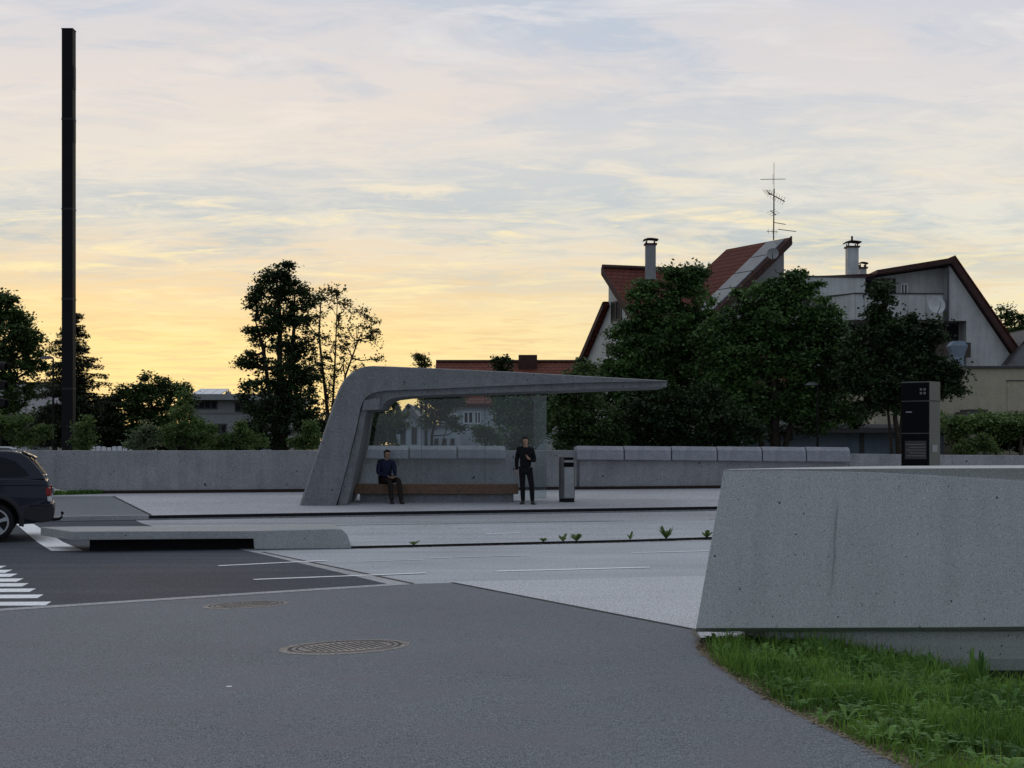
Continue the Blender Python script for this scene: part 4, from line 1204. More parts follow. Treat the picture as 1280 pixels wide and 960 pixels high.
# ------------------------------------------------------------------ car
def car():
    Yc = 28.3
    o = P(66.5, 0, Yc)
    base = Vector((o.x, Yc, zr(Yc) + 0.008))
    root = thing('parked_car', 'dark blue estate off-roader with roof rails and tow hook, only its rear in view', 'car', base)
    def W(x, y, z): return base + Vector((x, y, z))
    hw = 0.92
    # lower body outline with wheel arches (x runs forward as negative)
    def archpts(cx, r=0.45, n=10):
        return [(cx + r * math.cos(R(a)), 0.37 + r * math.sin(R(a))) for a in np.linspace(-12, 192, n)]
    low = [(-0.06, 0.42), (-0.03, 0.62), (-0.045, 0.80), (-0.07, 1.00), (-0.10, 1.13), (-0.6, 1.17), (-1.6, 1.155), (-2.6, 1.13), (-3.25, 1.10), (-3.7, 1.03), (-4.2, 0.93), (-4.48, 0.80), (-4.58, 0.62), (-4.56, 0.34), (-4.3, 0.27)]
    low += [(-4.26, 0.28)] + archpts(-3.78)[::-1] + [(-3.30, 0.27), (-1.52, 0.27)] + archpts(-1.04)[::-1] + [(-0.56, 0.30), (-0.2, 0.34)]
    mb = MB()
    f = [W(x, -hw + (0.03 if z > 0.95 or z < 0.35 else 0.0), z) for x, z in low]
    b = [W(x, hw - (0.03 if z > 0.95 or z < 0.35 else 0.0), z) for x, z in low]
    mb.prism(f, b)
    body = mb.build('body', 'car', root, bevel=0.035, bevseg=3)
    # cabin: tapered towards the roof
    roof = [(-0.13, 1.14), (-0.155, 1.22), (-0.24, 1.36), (-0.42, 1.56), (-0.56, 1.655), (-0.75, 1.695), (-1.5, 1.725), (-2.2, 1.70), (-2.55, 1.64), (-3.35, 1.12)]
    def yw(z): return hw - 0.05 - max(0, z - 1.12) * 0.36
    mb = MB(); mb.prism([W(x, -yw(z), z) for x, z in roof], [W(x, yw(z), z) for x, z in roof])
    mb.build('cabin', 'car', root, bevel=0.04, bevseg=3)
    def side_panel(name, pts, mat, par, out=0.006, th=0.012):
        mb = MB()
        mb.prism([W(x, -yw(z) - out, z) for x, z in pts], [W(x, -yw(z) - out + th, z) for x, z in pts])
        return mb.build(name, mat, par)
    side_panel('rear_window', [(-0.42, 1.23), (-0.50, 1.34), (-0.68, 1.50), (-0.92, 1.585), (-1.30, 1.60), (-1.30, 1.20), (-0.6, 1.20)], 'win', root)
    side_panel('door_window', [(-1.38, 1.20), (-1.38, 1.60), (-1.95, 1.62), (-1.95, 1.19)], 'win', root)
    side_panel('door_window', [(-2.03, 1.19), (-2.03, 1.615), (-2.42, 1.57), (-2.95, 1.22), (-2.95, 1.18)], 'win', root)
    # tailgate glass
    mb = MB(); n = [(-0.165, 1.245), (-0.40, 1.555)]
    pts = []
    for x, z in n:
        pts += [W(x + 0.02, -yw(z) + 0.10, z + 0.012), W(x + 0.02, yw(z) - 0.10, z + 0.012)]
    mb.add([pts[0], pts[1], pts[3], pts[2]], [(0, 1, 2, 3)]); mb.build('tailgate_glass', 'win', root, fix=False)
    mb = MB(); mb.obox(W(-0.44, 0, 1.615), (0.13, 0, -0.06), (0, 0.60, 0), (0.008, 0, 0.018)); mb.build('spoiler', 'car', root, bevel=0.01)
    # lit seam strip of the tailgate edge
    # side crease / rub strip and wheel-arch trim
    mb = MB(); mb.box(W(-3.25, -hw - 0.012, 0.55), W(-1.55, -hw + 0.01, 0.64)); mb.build('rub_strip', 'plastic', root, bevel=0.01)
    mb = MB(); mb.tube([W(-0.12, -hw + 0.015, 1.055), W(-1.6, -hw + 0.01, 1.065), W(-3.3, -hw + 0.02, 1.02)], 0.016, 6); mb.build('waist_crease', 'car', root)
    for cx in (-1.04, -3.78):
        mb = MB(); mb.box(W(cx - 0.5, -0.62, 0.30), W(cx + 0.5, 0.62, 0.95)); mb.build('wheel_well', 'rubber', root)
    for cx in (-1.04, -3.78):
        for sgn in (-1, 1):
            mb = MB()
            rings = []
            for a in np.linspace(-12, 192, 16):
                c, s = math.cos(R(a)), math.sin(R(a))
                rings.append([W(cx + r * c, sgn * (hw + dy), 0.37 + r * s) for r, dy in ((0.44, -0.04), (0.44, 0.022), (0.475, 0.026), (0.53, 0.012), (0.53, -0.04))])
            mb.loft(rings); mb.build('arch_trim', 'plastic', root, smooth=False)
            wl = thing('wheel', None, None, Vector((cx, sgn * (hw - 0.12), 0.352)))
            wl.parent = root
            cc = W(cx, sgn * (hw - 0.12), 0.352)
            mb = MB(); mb.lathe(cc, [(0.20, -0.10), (0.31, -0.11), (0.345, -0.085), (0.355, -0.04), (0.355, 0.04), (0.345, 0.085), (0.31, 0.11), (0.20, 0.10)], 32, 'Y'); mb.build('tyre', 'rubber', wl, smooth=True)
            mb = MB(); mb.lathe(cc, [(0.245, sgn * 0.05), (0.255, sgn * 0.112), (0.225, sgn * 0.112), (0.215, sgn * 0.06), (0.05, sgn * 0.05)], 32, 'Y')
            for k in range(5):
                a = 2 * math.pi * k / 5 + 0.3
                d = Vector((math.cos(a), 0, math.sin(a))); t = Vector((-d.z, 0, d.x))
                mb.loft([[cc + d * r + t * (s * w) + Vector((0, sgn * yy, 0)) for s, yy in ((-1, 0.06), (1, 0.06), (0.8, 0.105), (-0.8, 0.105))] for r, w in ((0.03, 0.045), (0.12, 0.035), (0.23, 0.05))])
            mb.lathe(cc, [(0.06, sgn * 0.05), (0.06, sgn * 0.11), (0.02, sgn * 0.118)], 14, 'Y')
            mb.build('rim', 'alloy', wl)
    # rear bumper, lamps, plate and tow hook
    mb = MB()
    prof = [(-0.56, 0.40), (-0.22, 0.33), (-0.02, 0.36), (0.02, 0.44), (0.03, 0.62), (0.0, 0.68), (-0.12, 0.70), (-0.50, 0.66)]
    mb.prism([W(x, -hw - 0.012, z) for x, z in prof], [W(x, hw + 0.012, z) for x, z in prof]); mb.build('bumper', 'plastic', root, bevel=0.03, bevseg=3)
    mb = MB(); mb.box(W(-0.42, -hw - 0.022, 0.655), W(0.015, hw + 0.022, 0.69)); mb.build('bumper_strip', 'car', root, bevel=0.012)
    for sgn in (-1, 1):
        y0 = sgn * (hw - 0.16); y1 = sgn * (hw + 0.006)
        mb = MB(); mb.prism([W(x, y0, z) for x, z in ((-0.02, 0.84), (-0.035, 1.0), (-0.13, 0.99), (-0.12, 0.85))], [W(x, y1, z) for x, z in ((-0.025, 0.84), (-0.04, 1.0), (-0.13, 0.99), (-0.12, 0.85))]); mb.build('tail_lamp', 'red_lens', root, bevel=0.01)
        mb = MB(); mb.prism([W(x, y0, z) for x, z in ((-0.012, 0.735), (-0.02, 0.835), (-0.10, 0.83), (-0.09, 0.74))], [W(x, y1, z) for x, z in ((-0.017, 0.735), (-0.025, 0.835), (-0.10, 0.83), (-0.09, 0.74))]); mb.build('reverse_lamp', 'clear_lens', root, bevel=0.01)
        mb = MB(); mb.tube([W(-0.72, sgn * 0.60, 1.72), W(-0.80, sgn * 0.60, 1.755), W(-1.6, sgn * 0.60, 1.775), W(-2.3, sgn * 0.60, 1.75), W(-2.38, sgn * 0.60, 1.70)], 0.018, 8); mb.build('roof_rail', 'alloy', root)
        mb = MB(); mb.prism([W(x, sgn * (hw - 0.14), z) for x, z in ((-4.50, 0.72), (-4.47, 0.86), (-4.25, 0.93), (-4.2, 0.80))], [W(x, sgn * (hw + 0.004), z) for x, z in ((-4.42, 0.72), (-4.38, 0.86), (-4.2, 0.92), (-4.15, 0.80))]); mb.build('headlight', 'clear_lens', root, bevel=0.01)
    mb = MB(); mb.box(W(-0.02, -0.26, 0.86), W(-0.045 + 0.06, 0.26, 0.97)); mb.build('number_plate', 'sign_plate', root, bevel=0.004)
    mb = MB(); mb.box(W(-0.14, -0.5, 1.20), W(-0.115, 0.5, 1.235)); mb.build('tailgate_handle', 'alloy', root, bevel=0.008)
    mb = MB(); mb.tube([W(-0.3, 0.0, 0.36), W(0.02, 0.0, 0.345), W(0.11, 0, 0.35), W(0.16, 0, 0.39), (W(0.17, 0, 0.45))], [0.03, 0.03, 0.026, 0.024, 0.022], 8)
    mb.ball(W(0.17, 0, 0.475), 0.03, 8); mb.build('tow_hook', 'black_metal', root, smooth=True)
    for x0, x1 in ((-1.34, -1.34), (-1.99, -1.99), (-2.95, -2.95)):
        mb = MB(); mb.box(W(x0 - 0.004, -hw - 0.001, 0.40), W(x0 + 0.004, -hw + 0.02, 1.10)); mb.build('door_seam', 'sign_black', root)
    for x in (-1.55, -2.25):
        mb = MB(); mb.tube([W(x + 0.1, -hw, 0.96), W(x + 0.08, -hw - 0.03, 0.96), W(x - 0.08, -hw - 0.03, 0.96), W(x - 0.1, -hw, 0.96)], 0.013, 6); mb.build('door_handle', 'car', root)
    root.rotation_euler.z = R(17.0)
car()

# ------------------------------------------------------------------ people
def skin_mesh(name, mat, parent, chain, links, root_i, sub=1, extra=None):
    """one continuous surface grown over joints: chain = [(point, radius)]"""
    me = bpy.data.meshes.new(name)
    o0 = root_loc(parent) if parent is not None else chain[root_i][0]
    me.from_pydata([tuple(Vector(p) - o0) for p, r in chain], links, [])
    me.materials.append(M[mat])
    o = bpy.data.objects.new(name, me); C.objects.link(o)
    if parent is not None: o.parent = parent
    else: o.location = o0
    sk = o.modifiers.new('skin', 'SKIN'); sk.use_smooth_shade = True
    for i, (p, r) in enumerate(chain):
        rr = r if hasattr(r, '__len__') else (r, r)
        me.skin_vertices[0].data[i].radius = rr
    me.skin_vertices[0].data[root_i].use_root = True
    s = o.modifiers.new('sub', 'SUBSURF'); s.levels = sub; s.render_levels = 2
    return o
def add_hand(mb, wrist, d, side):
    """palm and five separate curled fingers"""
    d = Vector(d).normalized(); s = Vector(side).normalized(); n = d.cross(s).normalized()
    mb.loft([[wrist + d * t + s * a * w + n * b * 0.014 for a, b in ((-1, -1), (1, -1), (1, 1), (-1, 1))] for t, w in ((-0.01, 0.024), (0.03, 0.036), (0.085, 0.040))])
    for k, L in enumerate((0.068, 0.078, 0.073, 0.056)):
        b = wrist + d * 0.082 + s * (-0.030 + 0.020 * k)
        mb.tube([b, b + d * L * 0.5 + n * 0.008, b + d * L * 0.85 + n * 0.028, b + d * L * 0.95 + n * 0.045], [0.0095, 0.009, 0.008, 0.006], 6)
    b = wrist + d * 0.025 - s * 0.032
    mb.tube([b, b + d * 0.03 - s * 0.022 + n * 0.01, b + d * 0.058 - s * 0.026 + n * 0.022], [0.012, 0.011, 0.008], 6)
def head_mesh(mb, c, look, h=0.225):
    """egg-shaped head with nose, ears, eye hollows, mouth; c = centre"""
    f = Vector(look).normalized(); u = Vector((0, 0, 1)); s = f.cross(u).normalized(); u = s.cross(f)
    rings = []
    for t, rx, ry, off in ((-0.50, 0.022, 0.025, 0.03), (-0.44, 0.040, 0.045, 0.025), (-0.30, 0.058, 0.068, 0.012), (-0.12, 0.068, 0.084, 0.004), (0.05, 0.073, 0.092, 0.0), (0.22, 0.073, 0.094, -0.004), (0.36, 0.062, 0.080, -0.006), (0.46, 0.036, 0.050, -0.006), (0.50, 0.012, 0.018, -0.006)):
        rings.append([c + u * t * h + f * (off + ry * math.cos(a)) + s * rx * math.sin(a) for a in [2 * math.pi * k / 14 for k in range(14)]])
    mb.loft(rings)
    mb.loft([[c + f * (0.086 + dz) + u * uu + s * x for x in (-w, 0.0, w)] for dz, uu, w in ((0.0, 0.025, 0.008), (0.022, -0.02, 0.014), (0.0, -0.03, 0.012))])
    for q in (-1, 1):
        mb.ball(c + s * q * 0.074 - f * 0.005, Vector((0.012, 0.018, 0.028)), 6)
    return f, s, u
def make_person(label, J, look, top, top_mat, leg_mat, palms):
    base = J['base']
    body_chain = [(J['hip'], 0.09), (J['waist'], 0.078), (J['chest'], (0.10, 0.09)), (J['neck'], 0.055), (J['skull'], 0.05)]
    links = [(0, 1), (1, 2), (2, 3), (3, 4)]
    for q in ('l', 'r'):
        i = len(body_chain)
        body_chain += [(J['sh' + q], 0.036), (J['el' + q], 0.038), (J['wr' + q], 0.027)]
        links += [(2, i), (i, i + 1), (i + 1, i + 2)]
        i = len(body_chain)
        body_chain += [(J['hp' + q], 0.075), (J['kn' + q], 0.052), (J['an' + q], 0.038)]
        links += [(0, i), (i, i + 1), (i + 1, i + 2)]
    root = skin_mesh('person', 'skin', None, body_chain, links, 0)
    dgp = bpy.context.evaluated_depsgraph_get()
    # freeze the grown surface and join head and hands to it
    me = bpy.data.meshes.new_from_object(root.evaluated_get(dgp))
    root.modifiers.clear(); root.data = me
    mb = MB()
    hc = J['head']
    f, s, u = head_mesh(mb, hc, look)
    for w, d, sd_ in palms: add_hand(mb, w, d, sd_)
    bm = bmesh.new(); bm.from_mesh(me)
    vs = [bm.verts.new(p - root.location) for p in mb.v]
    for fc in mb.f: bm.faces.new([vs[i] for i in fc])
    bmesh.ops.recalc_face_normals(bm, faces=bm.faces)
    for fc in bm.faces: fc.smooth = True
    bm.to_mesh(me); bm.free(); me.materials.clear(); me.materials.append(M['skin'])
    tag(root, label, 'person')
    # clothes
    sl_ = []
    jc = [(J['hip'] + Vector((0, 0, -0.05 if J['hip'].z - J['floor'] > 0.7 else 0.0)), (0.165, 0.135)), (J['waist'], (0.15, 0.125)), (J['chest'], (0.168, 0.14)), (J['collar'] + Vector((0, 0, 0.015)), 0.082)]
    jl = [(0, 1), (1, 2), (2, 3)]
    for q in ('l', 'r'):
        i = len(jc)
        jc += [(J['sh' + q] + Vector((0, 0, 0.005)), 0.084), (J['el' + q], 0.055), (J['wr' + q], 0.042)]
        jl += [(2, i), (i, i + 1), (i + 1, i + 2)]
    skin_mesh('jacket', top_mat, root, jc, jl, 0)
    tc = [(J['hip'], (0.145, 0.12))]; tl = []
    for q in ('l', 'r'):
        i = len(tc)
        tc += [(J['hp' + q], 0.098), (J['kn' + q], 0.07), (J['an' + q] + Vector((0, 0, -0.03)), 0.058)]
        tl += [(0, i), (i, i + 1), (i + 1, i + 2)]
    skin_mesh('trousers', leg_mat, root, tc, tl, 0)
    for q in ('l', 'r'):
        a = J['an' + q]; d = J['foot' + q]
        mb = MB()
        g = a.z - J['floor'] 
        rings = []
        sd2 = Vector((-d.y, d.x, 0))
        for t, w, hh in ((-0.07, 0.03, 0.07), (-0.03, 0.042, 0.10), (0.03, 0.045, 0.10), (0.10, 0.048, 0.065), (0.17, 0.045, 0.05), (0.20, 0.025, 0.03)):
            c = Vector((a.x, a.y, J['floor'])) + d * t
            rings.append([c - sd2 * w, c + sd2 * w, c + sd2 * w * 0.8 + Vector((0, 0, hh * 0.7)), c + Vector((0, 0, hh)), c - sd2 * w * 0.8 + Vector((0, 0, hh * 0.7))])
        mb.loft(rings); mb.build('shoe', 'shoe', root, smooth=True)
    # hair: follows the skull, open over the face
    mb = MB()
    prof = [(-0.34, 0.060, 0.070), (-0.12, 0.070, 0.086), (0.05, 0.075, 0.094), (0.22, 0.076, 0.097), (0.36, 0.066, 0.084), (0.46, 0.042, 0.056), (0.535, 0.014, 0.02)]
    rings = []
    for t, rx, ry in prof:
        ring = []
        for i in range(18):
            a_ = 2 * math.pi * i / 18
            face = max(0.0, math.cos(a_))
            kk = 1.13 if t > 0.24 else (1.13 if face < 0.35 else 0.80)
            ring.append(hc + u * (t * 0.225) + f * (-0.006 + ry * kk * math.cos(a_)) + s * rx * kk * math.sin(a_))
        rings.append(ring)
    mb.loft(rings); mb.build('hair', 'hair', root, smooth=True)
    for q in (-1, 1):
        mb = MB(); mb.ball(hc + f * 0.082 + s * q * 0.030 + u * 0.012, 0.010, 6); mb.build('eye', 'frame_dark', root, smooth=True)
    mb = MB(); mb.obox(hc + f * 0.088 - u * 0.058, s * 0.022, f * 0.004, u * 0.004); mb.build('mouth', 'rust_steel', root)
def standing():
    YP = 35.75; x = P(657, 0, YP).x; z = zp(YP)
    V = lambda a, b, c: Vector((x + a, YP + b, z + c))
    J = dict(base=V(0, 0, 0), floor=z, hip=V(0, 0, 0.90), waist=V(0, -0.01, 1.06), chest=V(0, 0, 1.27), collar=V(0, -0.01, 1.40), neck=V(0, -0.01, 1.43), skull=V(0, -0.02, 1.53), head=V(0, -0.03, 1.555),
             shl=V(-0.165, 0.03, 1.34), ell=V(-0.225, 0.06, 1.08), wrl=V(-0.22, -0.04, 0.84), shr=V(0.165, -0.03, 1.315), elr=V(0.225, -0.02, 1.06), wrr=V(0.10, -0.20, 1.12),
             hpl=V(-0.085, 0, 0.85), knl=V(-0.075, -0.01, 0.47), anl=V(-0.065, 0.02, 0.09), hpr=V(0.09, 0, 0.83), knr=V(0.15, -0.09, 0.47), anr=V(0.17, -0.06, 0.09),
             footl=Vector((-0.25, -0.97, 0)), footr=Vector((0.2, -0.98, 0)))
    make_person('person in black jacket and dark trousers standing at the right end of the shelter', J, (-0.35, -0.93, -0.12), 'black', 'black_cloth', 'black_cloth',
                [(J['wrl'], (0.05, -0.2, -0.98), (0.1, 0.95, -0.2)), (J['wrr'], (-0.75, -0.5, 0.45), (0.2, -0.7, -0.5))])
def sitting():
    YP = YB + 0.22; x = P(482, 0, YP).x; z = zp(YP - 0.4); sz = SEATZ
    V = lambda a, b, c: Vector((x + a, YP + b, sz + c))
    fl = z
    J = dict(base=V(0, 0, 0), floor=fl, hip=V(0, 0, 0.10), waist=V(0.01, -0.02, 0.26), chest=V(0.03, -0.06, 0.47), collar=V(0.04, -0.09, 0.60), neck=V(0.04, -0.10, 0.62), skull=V(0.05, -0.13, 0.72), head=V(0.055, -0.15, 0.745),
             shl=V(-0.15, -0.05, 0.53), ell=V(-0.18, -0.16, 0.28), wrl=V(0.10, -0.36, 0.19), shr=V(0.20, -0.07, 0.53), elr=V(0.25, -0.17, 0.28), wrr=V(0.27, -0.36, 0.19),
             hpl=V(-0.09, -0.05, 0.09), knl=V(0.14, -0.44, 0.10), anl=Vector((x + 0.20, YP - 0.50, fl + 0.09)), hpr=V(0.10, -0.03, 0.09), knr=V(0.36, -0.40, 0.11), anr=Vector((x + 0.44, YP - 0.54, fl + 0.09)),
             footl=Vector((0.25, -0.97, 0)), footr=Vector((0.35, -0.93, 0)))
    make_person('person in navy jacket sitting on the wooden shelter bench beside the leg', J, (0.45, -0.87, -0.18), 'navy', 'navy', 'brown_cloth',
                [(J['wrl'], (0.5, -0.75, -0.3), (0.4, 0.4, -0.3)), (J['wrr'], (-0.3, -0.85, -0.3), (0.4, -0.3, 0.3))])
standing(); sitting()

# ------------------------------------------------------------------ buildings
def poly_slab(mb, pts, th, down=Vector((0, 0, -1))):
    mb.prism([Vector(p) for p in pts], [Vector(p) + down * th for p in pts])
def roof_uv(o, u, v):
    o, u, v = Vector(o), Vector(u).normalized(), Vector(v).normalized()
    return lambda p: ((p - o).dot(u), (p - o).dot(v))
def roof_plane(name, a, b, c, d, mat, parent, th=0.22):
    """a,b along the ridge, c,d along the eave (c under b)"""
    a, b, c, d = map(Vector, (a, b, c, d))
    n = (b - a).cross(d - a).normalized()
    if n.z < 0: n = -n
    mb = MB(); mb.prism([a, b, c, d], [p - n * th for p in (a, b, c, d)])
    return mb.build(name, mat, parent, uvs=roof_uv(a, b - a, (d - a) - (b - a).normalized() * (d - a).dot((b - a).normalized())))
def window(parent, o, u, w, h, n, frame='frame_white', bars=1, depth=0.06, name='window'):
    """o: lower left corner on the wall face, u: along the wall, n: outward normal"""
    o, u, n = Vector(o), Vector(u).normalized(), Vector(n).normalized()
    z = Vector((0, 0, 1))
    mb = MB(); t = 0.07
    def bar(a0, a1, b0, b1, d0=0.005, d1=0.05):
        q = [o + u * a0 + z * b0, o + u * a1 + z * b0, o + u * a1 + z * b1, o + u * a0 + z * b1]
        mb.prism([p + n * d1 for p in q], [p + n * d0 for p in q])
    bar(0, t, 0, h); bar(w - t, w, 0, h); bar(t, w - t, 0, t); bar(t, w - t, h - t, h)
    for k in range(bars):
        c = w * (k + 1) / (bars + 1); bar(c - t / 2, c + t / 2, t, h - t)
    fr = mb.build(name, frame, parent)
    mb = MB(); bar(t * 0.6, w - t * 0.6, t * 0.6, h - t * 0.6, 0.004, 0.022); mb.build('pane', 'win', fr)
    return fr
def chimney(parent, c, hw_, z0, z1, mat='render_grey', cowl='plate'):
    mb = MB(); mb.box((c[0] - hw_, c[1] - hw_, z0), (c[0] + hw_, c[1] + hw_, z1)); ch = mb.build('chimney', mat, parent)
    mb = MB(); mb.box((c[0] - hw_ - 0.06, c[1] - hw_ - 0.06, z1), (c[0] + hw_ + 0.06, c[1] + hw_ + 0.06, z1 + 0.07))
    for sx in (-1, 1):
        for sy in (-1, 1):
            mb.box((c[0] + sx * hw_ * 0.8 - 0.025, c[1] + sy * hw_ * 0.8 - 0.025, z1 + 0.07), (c[0] + sx * hw_ * 0.8 + 0.025, c[1] + sy * hw_ * 0.8 + 0.025, z1 + 0.21))
    prof = [(-1.45, 0.20), (-0.7, 0.26), (0.0, 0.27), (0.8, 0.25), (1.5, 0.22)]
    mb.loft([[Vector((c[0] + hw_ * k, c[1] + s * hw_ * 1.3, z1 + h + dz)) for s, dz in ((-1, 0), (1, 0), (1, 0.05), (-1, 0.05))] for k, h in prof])
    if cowl == 'spike':
        mb.tube([(c[0], c[1], z1 + 0.25), (c[0], c[1], z1 + 0.55)], 0.05, 6)
    mb.build('chimney_cowl', 'dark_tiles', ch)
    return ch
def dish(parent, c, r, n, mat='white_metal'):
    n = Vector(n).normalized(); a = n.cross(Vector((0, 0, 1))).normalized(); b = a.cross(n)
    c = Vector(c)
    mb = MB()
    rings = [[c + n * (h * r) + (a * math.cos(t) + b * math.sin(t)) * r * k for t in [2 * math.pi * i / 20 for i in range(20)]] for k, h in ((0.05, -0.30), (0.5, -0.22), (1.0, 0.0), (1.0, 0.03), (0.5, -0.17), (0.05, -0.25))]
    mb.loft(rings)
    d = mb.build('satellite_dish', mat, parent, smooth=False)
    mb = MB(); mb.tube([c - b * r * 0.9, c + n * r * 0.8 - b * r * 0.5, c + n * r * 0.85], 0.02, 6); mb.tube([c - n * r * 0.28, c - n * r * 0.9 - b * 0.2], 0.03, 6); mb.build('dish_arm', 'steel_grey', d)

def main_house():
    Y0 = 70.0
    R0 = P(757, 334, Y0)
    root = thing('apartment_house', 'large stepped apartment house with steep red tiled roofs and grey balcony wing behind the trees', 'house', (R0.x + 10, Y0, 0.5))
    Zb = 0.4
    # ---- left unit: ridge runs right and slightly away
    u = Vector((0.95, 0.31, 0)).normalized(); v = Vector((0.31, -0.95, 0)).normalized()
    z = Vector((0, 0, 1))
    def L(a, b, h): return Vector((R0.x, R0.y, 0)) + u * a + v * b + z * h
    zr_ = R0.z
    slope = 0.70
    # gable wall outline in (v, z)
    kn = zr_ - 46 * Y0 / F                         # where the vertical back face meets the lower back slope
    zlow = P(0, 455, 73.3).z
    gab = [(8.2, Zb), (8.2, zr_ - 0.25 - 8.2 * slope), (0.0, zr_ - 0.3), (0.0, kn), (-3.5, zlow), (-8.0, zlow - 3.5), (-8.0, Zb)]
    gab = [(8.2, Zb), (8.2, zr_ - 0.30 - 8.2 * slope), (0.02, zr_ - 0.34), (0.0, kn), (-3.45, zlow - 0.05), (-6.5, zlow - 2.4), (-6.5, Zb)]
    mb = MB(); mb.prism([L(0.15, b, h) for b, h in gab], [L(7.6, b, h) for b, h in gab])
    mb.build('wall', 'render_white', root)
    roof_plane('roof', L(-0.12, -0.15, zr_), L(7.2, -0.15, zr_), L(7.2, 8.8, zr_ - 8.95 * slope), L(-0.12, 8.8, zr_ - 8.95 * slope), 'tiles', root, 0.26)
    sl2 = (kn - zlow) / 3.5
    roof_plane('lower_roof', L(-0.10, 0.02, kn + 0.12), L(7.6, 0.02, kn + 0.12), L(7.6, -7.2, kn + 0.12 - 7.22 * sl2), L(-0.10, -7.2, kn + 0.12 - 7.22 * sl2), 'tiles', root, 0.30)
    mb = MB(); mb.tube([L(-0.12, -0.12, zr_ + 0.03), L(7.0, -0.12, zr_ + 0.03)], 0.12, 8); mb.build('ridge_cap', 'dark_tiles', root)
    # verge boards
    mb = MB()
    for a, b in (((-0.14, -0.1, zr_ - 0.02), (-0.14, 8.8, zr_ - 8.9 * slope)), ((-0.12, 0.05, kn + 0.10), (-0.12, -7.2, kn + 0.10 - 7.2 * sl2))):
        p, q = L(*a), L(*b)
        mb.prism([p + u * 0.0, q + u * 0.0, q - z * 0.34, p - z * 0.34], [p - u * 0.06, q - u * 0.06, q - u * 0.06 - z * 0.34, p - u * 0.06 - z * 0.34])
    mb.build('verge_board', 'dark_tiles', root)
    # gable windows (mostly behind leaves)
    gn = -u
    for b, h, w, hh in ((1.0, P(0, 403, 70).z, 1.3, 0.95), (0.4, P(0, 446, 71).z, 0.7, 0.6), (2.4, P(0, 446, 69).z, 0.9, 0.6), (1.2, P(0, 403, 70).z, 0.0, 0)):
        if w: window(root, L(0.147, b + w - 0.6, h), -v, w, hh, gn, 'frame_dark', 1)
    pc = P(813, 0, 69.6)
    chimney(root, (pc.x, 69.6), 0.24, P(0, 350, 69.6).z, P(0, 306.5, 69.6).z)
    # ---- middle unit: higher roof whose ridge runs towards the viewer
    a = P(905, 311.5, 72.0); b = P(984, 297.2, 67.8); b.z = a.z
    u2 = (b - a); u2.z = 0; L2 = u2.length; u2.normalize()
    v2 = Vector((u2.y, -u2.x, 0)); v2 = v2 if v2.x < 0 else -v2
    def Q(s, t, h): return Vector((a.x, a.y, a.z)) + u2 * s + v2 * t + z * h
    sl3 = 0.835
    roof_plane('roof', Q(-0.0, -0.15, 0.0), Q(L2, -0.15, 0.0), Q(L2, 6.4, -6.55 * sl3), Q(-0.2, 4.4, -4.55 * sl3), 'tiles', root, 0.30)
    mb = MB(); p, q = Q(L2 + 0.02, -0.2, 0.06), Q(L2 + 0.02, 6.4, 0.06 - 6.6 * sl3)
    mb.prism([p, q, q - z * 0.42, p - z * 0.42], [p + u2 * 0.10, q + u2 * 0.10, q + u2 * 0.10 - z * 0.42, p + u2 * 0.10 - z * 0.42]); mb.build('verge_board', 'dark_tiles', root)
    mb = MB(); g = [(-0.10, -0.45), (6.2, -0.45 - 6.3 * sl3), (6.2, -a.z + Zb), (-0.10, -a.z + Zb)]
    mb.prism([Q(L2 - 0.35, t, h) for t, h in g], [Q(0.35, t, h) for t, h in g]); mb.build('wall', 'render_grey', root)
    # row of glass panels along the verge
    nrm = (z + v2 * sl3 * 1.0).normalized()
    dn = (v2 - z * sl3); 
    for k in range(6):
        t0 = 0.02 + k * 0.98; t1 = t0 + 0.93
        c = [Q(L2 - 1.42, t0, -(t0 + 0.15) * sl3), Q(L2 - 0.10, t0, -(t0 + 0.15) * sl3), Q(L2 - 0.10, t1, -(t1 + 0.15) * sl3), Q(L2 - 1.42, t1, -(t1 + 0.15) * sl3)]
        mb = MB(); mb.prism([p + nrm * 0.10 for p in c], [p + nrm * 0.012 for p in c]); mb.build('glass_panel', 'panel', root)
    pd = P(966, 317, 66.2); dish(root, pd, 0.27, (-0.25, -0.95, 0.25), 'render_grey')
    # ---- right wing: stepped balcony front and long gable
    Y3 = 66.0; k3 = Y3 / F
    def W(x, y, dy=0.0): return P(x, y, Y3) + Vector((0, dy, 0))
    out = [(985, 600), (985, 347), (1030, 345), (1095, 345), (1187, 331.5), (1272, 457), (1290, 482), (1290, 600)]
    def S_(pts, d0, d1, name, mat):
        mb = MB(); mb.prism([W(x, y, d0) for x, y in pts], [W(x, y, d0) + Vector((0.0, d1, 0)) for x, y in pts]); return mb.build(name, mat, root)
    S_(out, 0.9, 9.0, 'wall', 'render_white')
    # front gable panel proud of the recessed storey
    gp = [(1186.5, 331.5), (1272.5, 458), (1290, 484), (1290, 560), (1186.5, 560)]
    S_([(1186.5, 333), (1187.2, 331.8), (1272, 457), (1290, 484), (1290, 600), (1208, 600), (1208, 401), (1186.5, 401)], 0.0, 0.898, 'gable_wall', 'render_white')
    # roof slab: right slope and shallow left slope
    rr = [(1092, 341.5), (1187, 325.0), (1250, 418), (1300, 492), (1300, 483), (1253, 407), (1190.5, 321.5), (1186, 322.8), (1095, 336.8)]
    mb = MB()
    A = [W(x, y, -0.35) for x, y in ((1094, 343.5), (1187.5, 330.0), (1300, 495), (1300, 483), (1190, 322.8), (1094, 338.5))]
    mb.prism(A, [p + Vector((0.0, 9.8, 0)) for p in A]); mb.build('roof', 'dark_tiles', root)
    # tiled skin of the right slope
    p0, p1 = W(1190.6, 321.6, -0.36), W(1302, 482.5, -0.36)
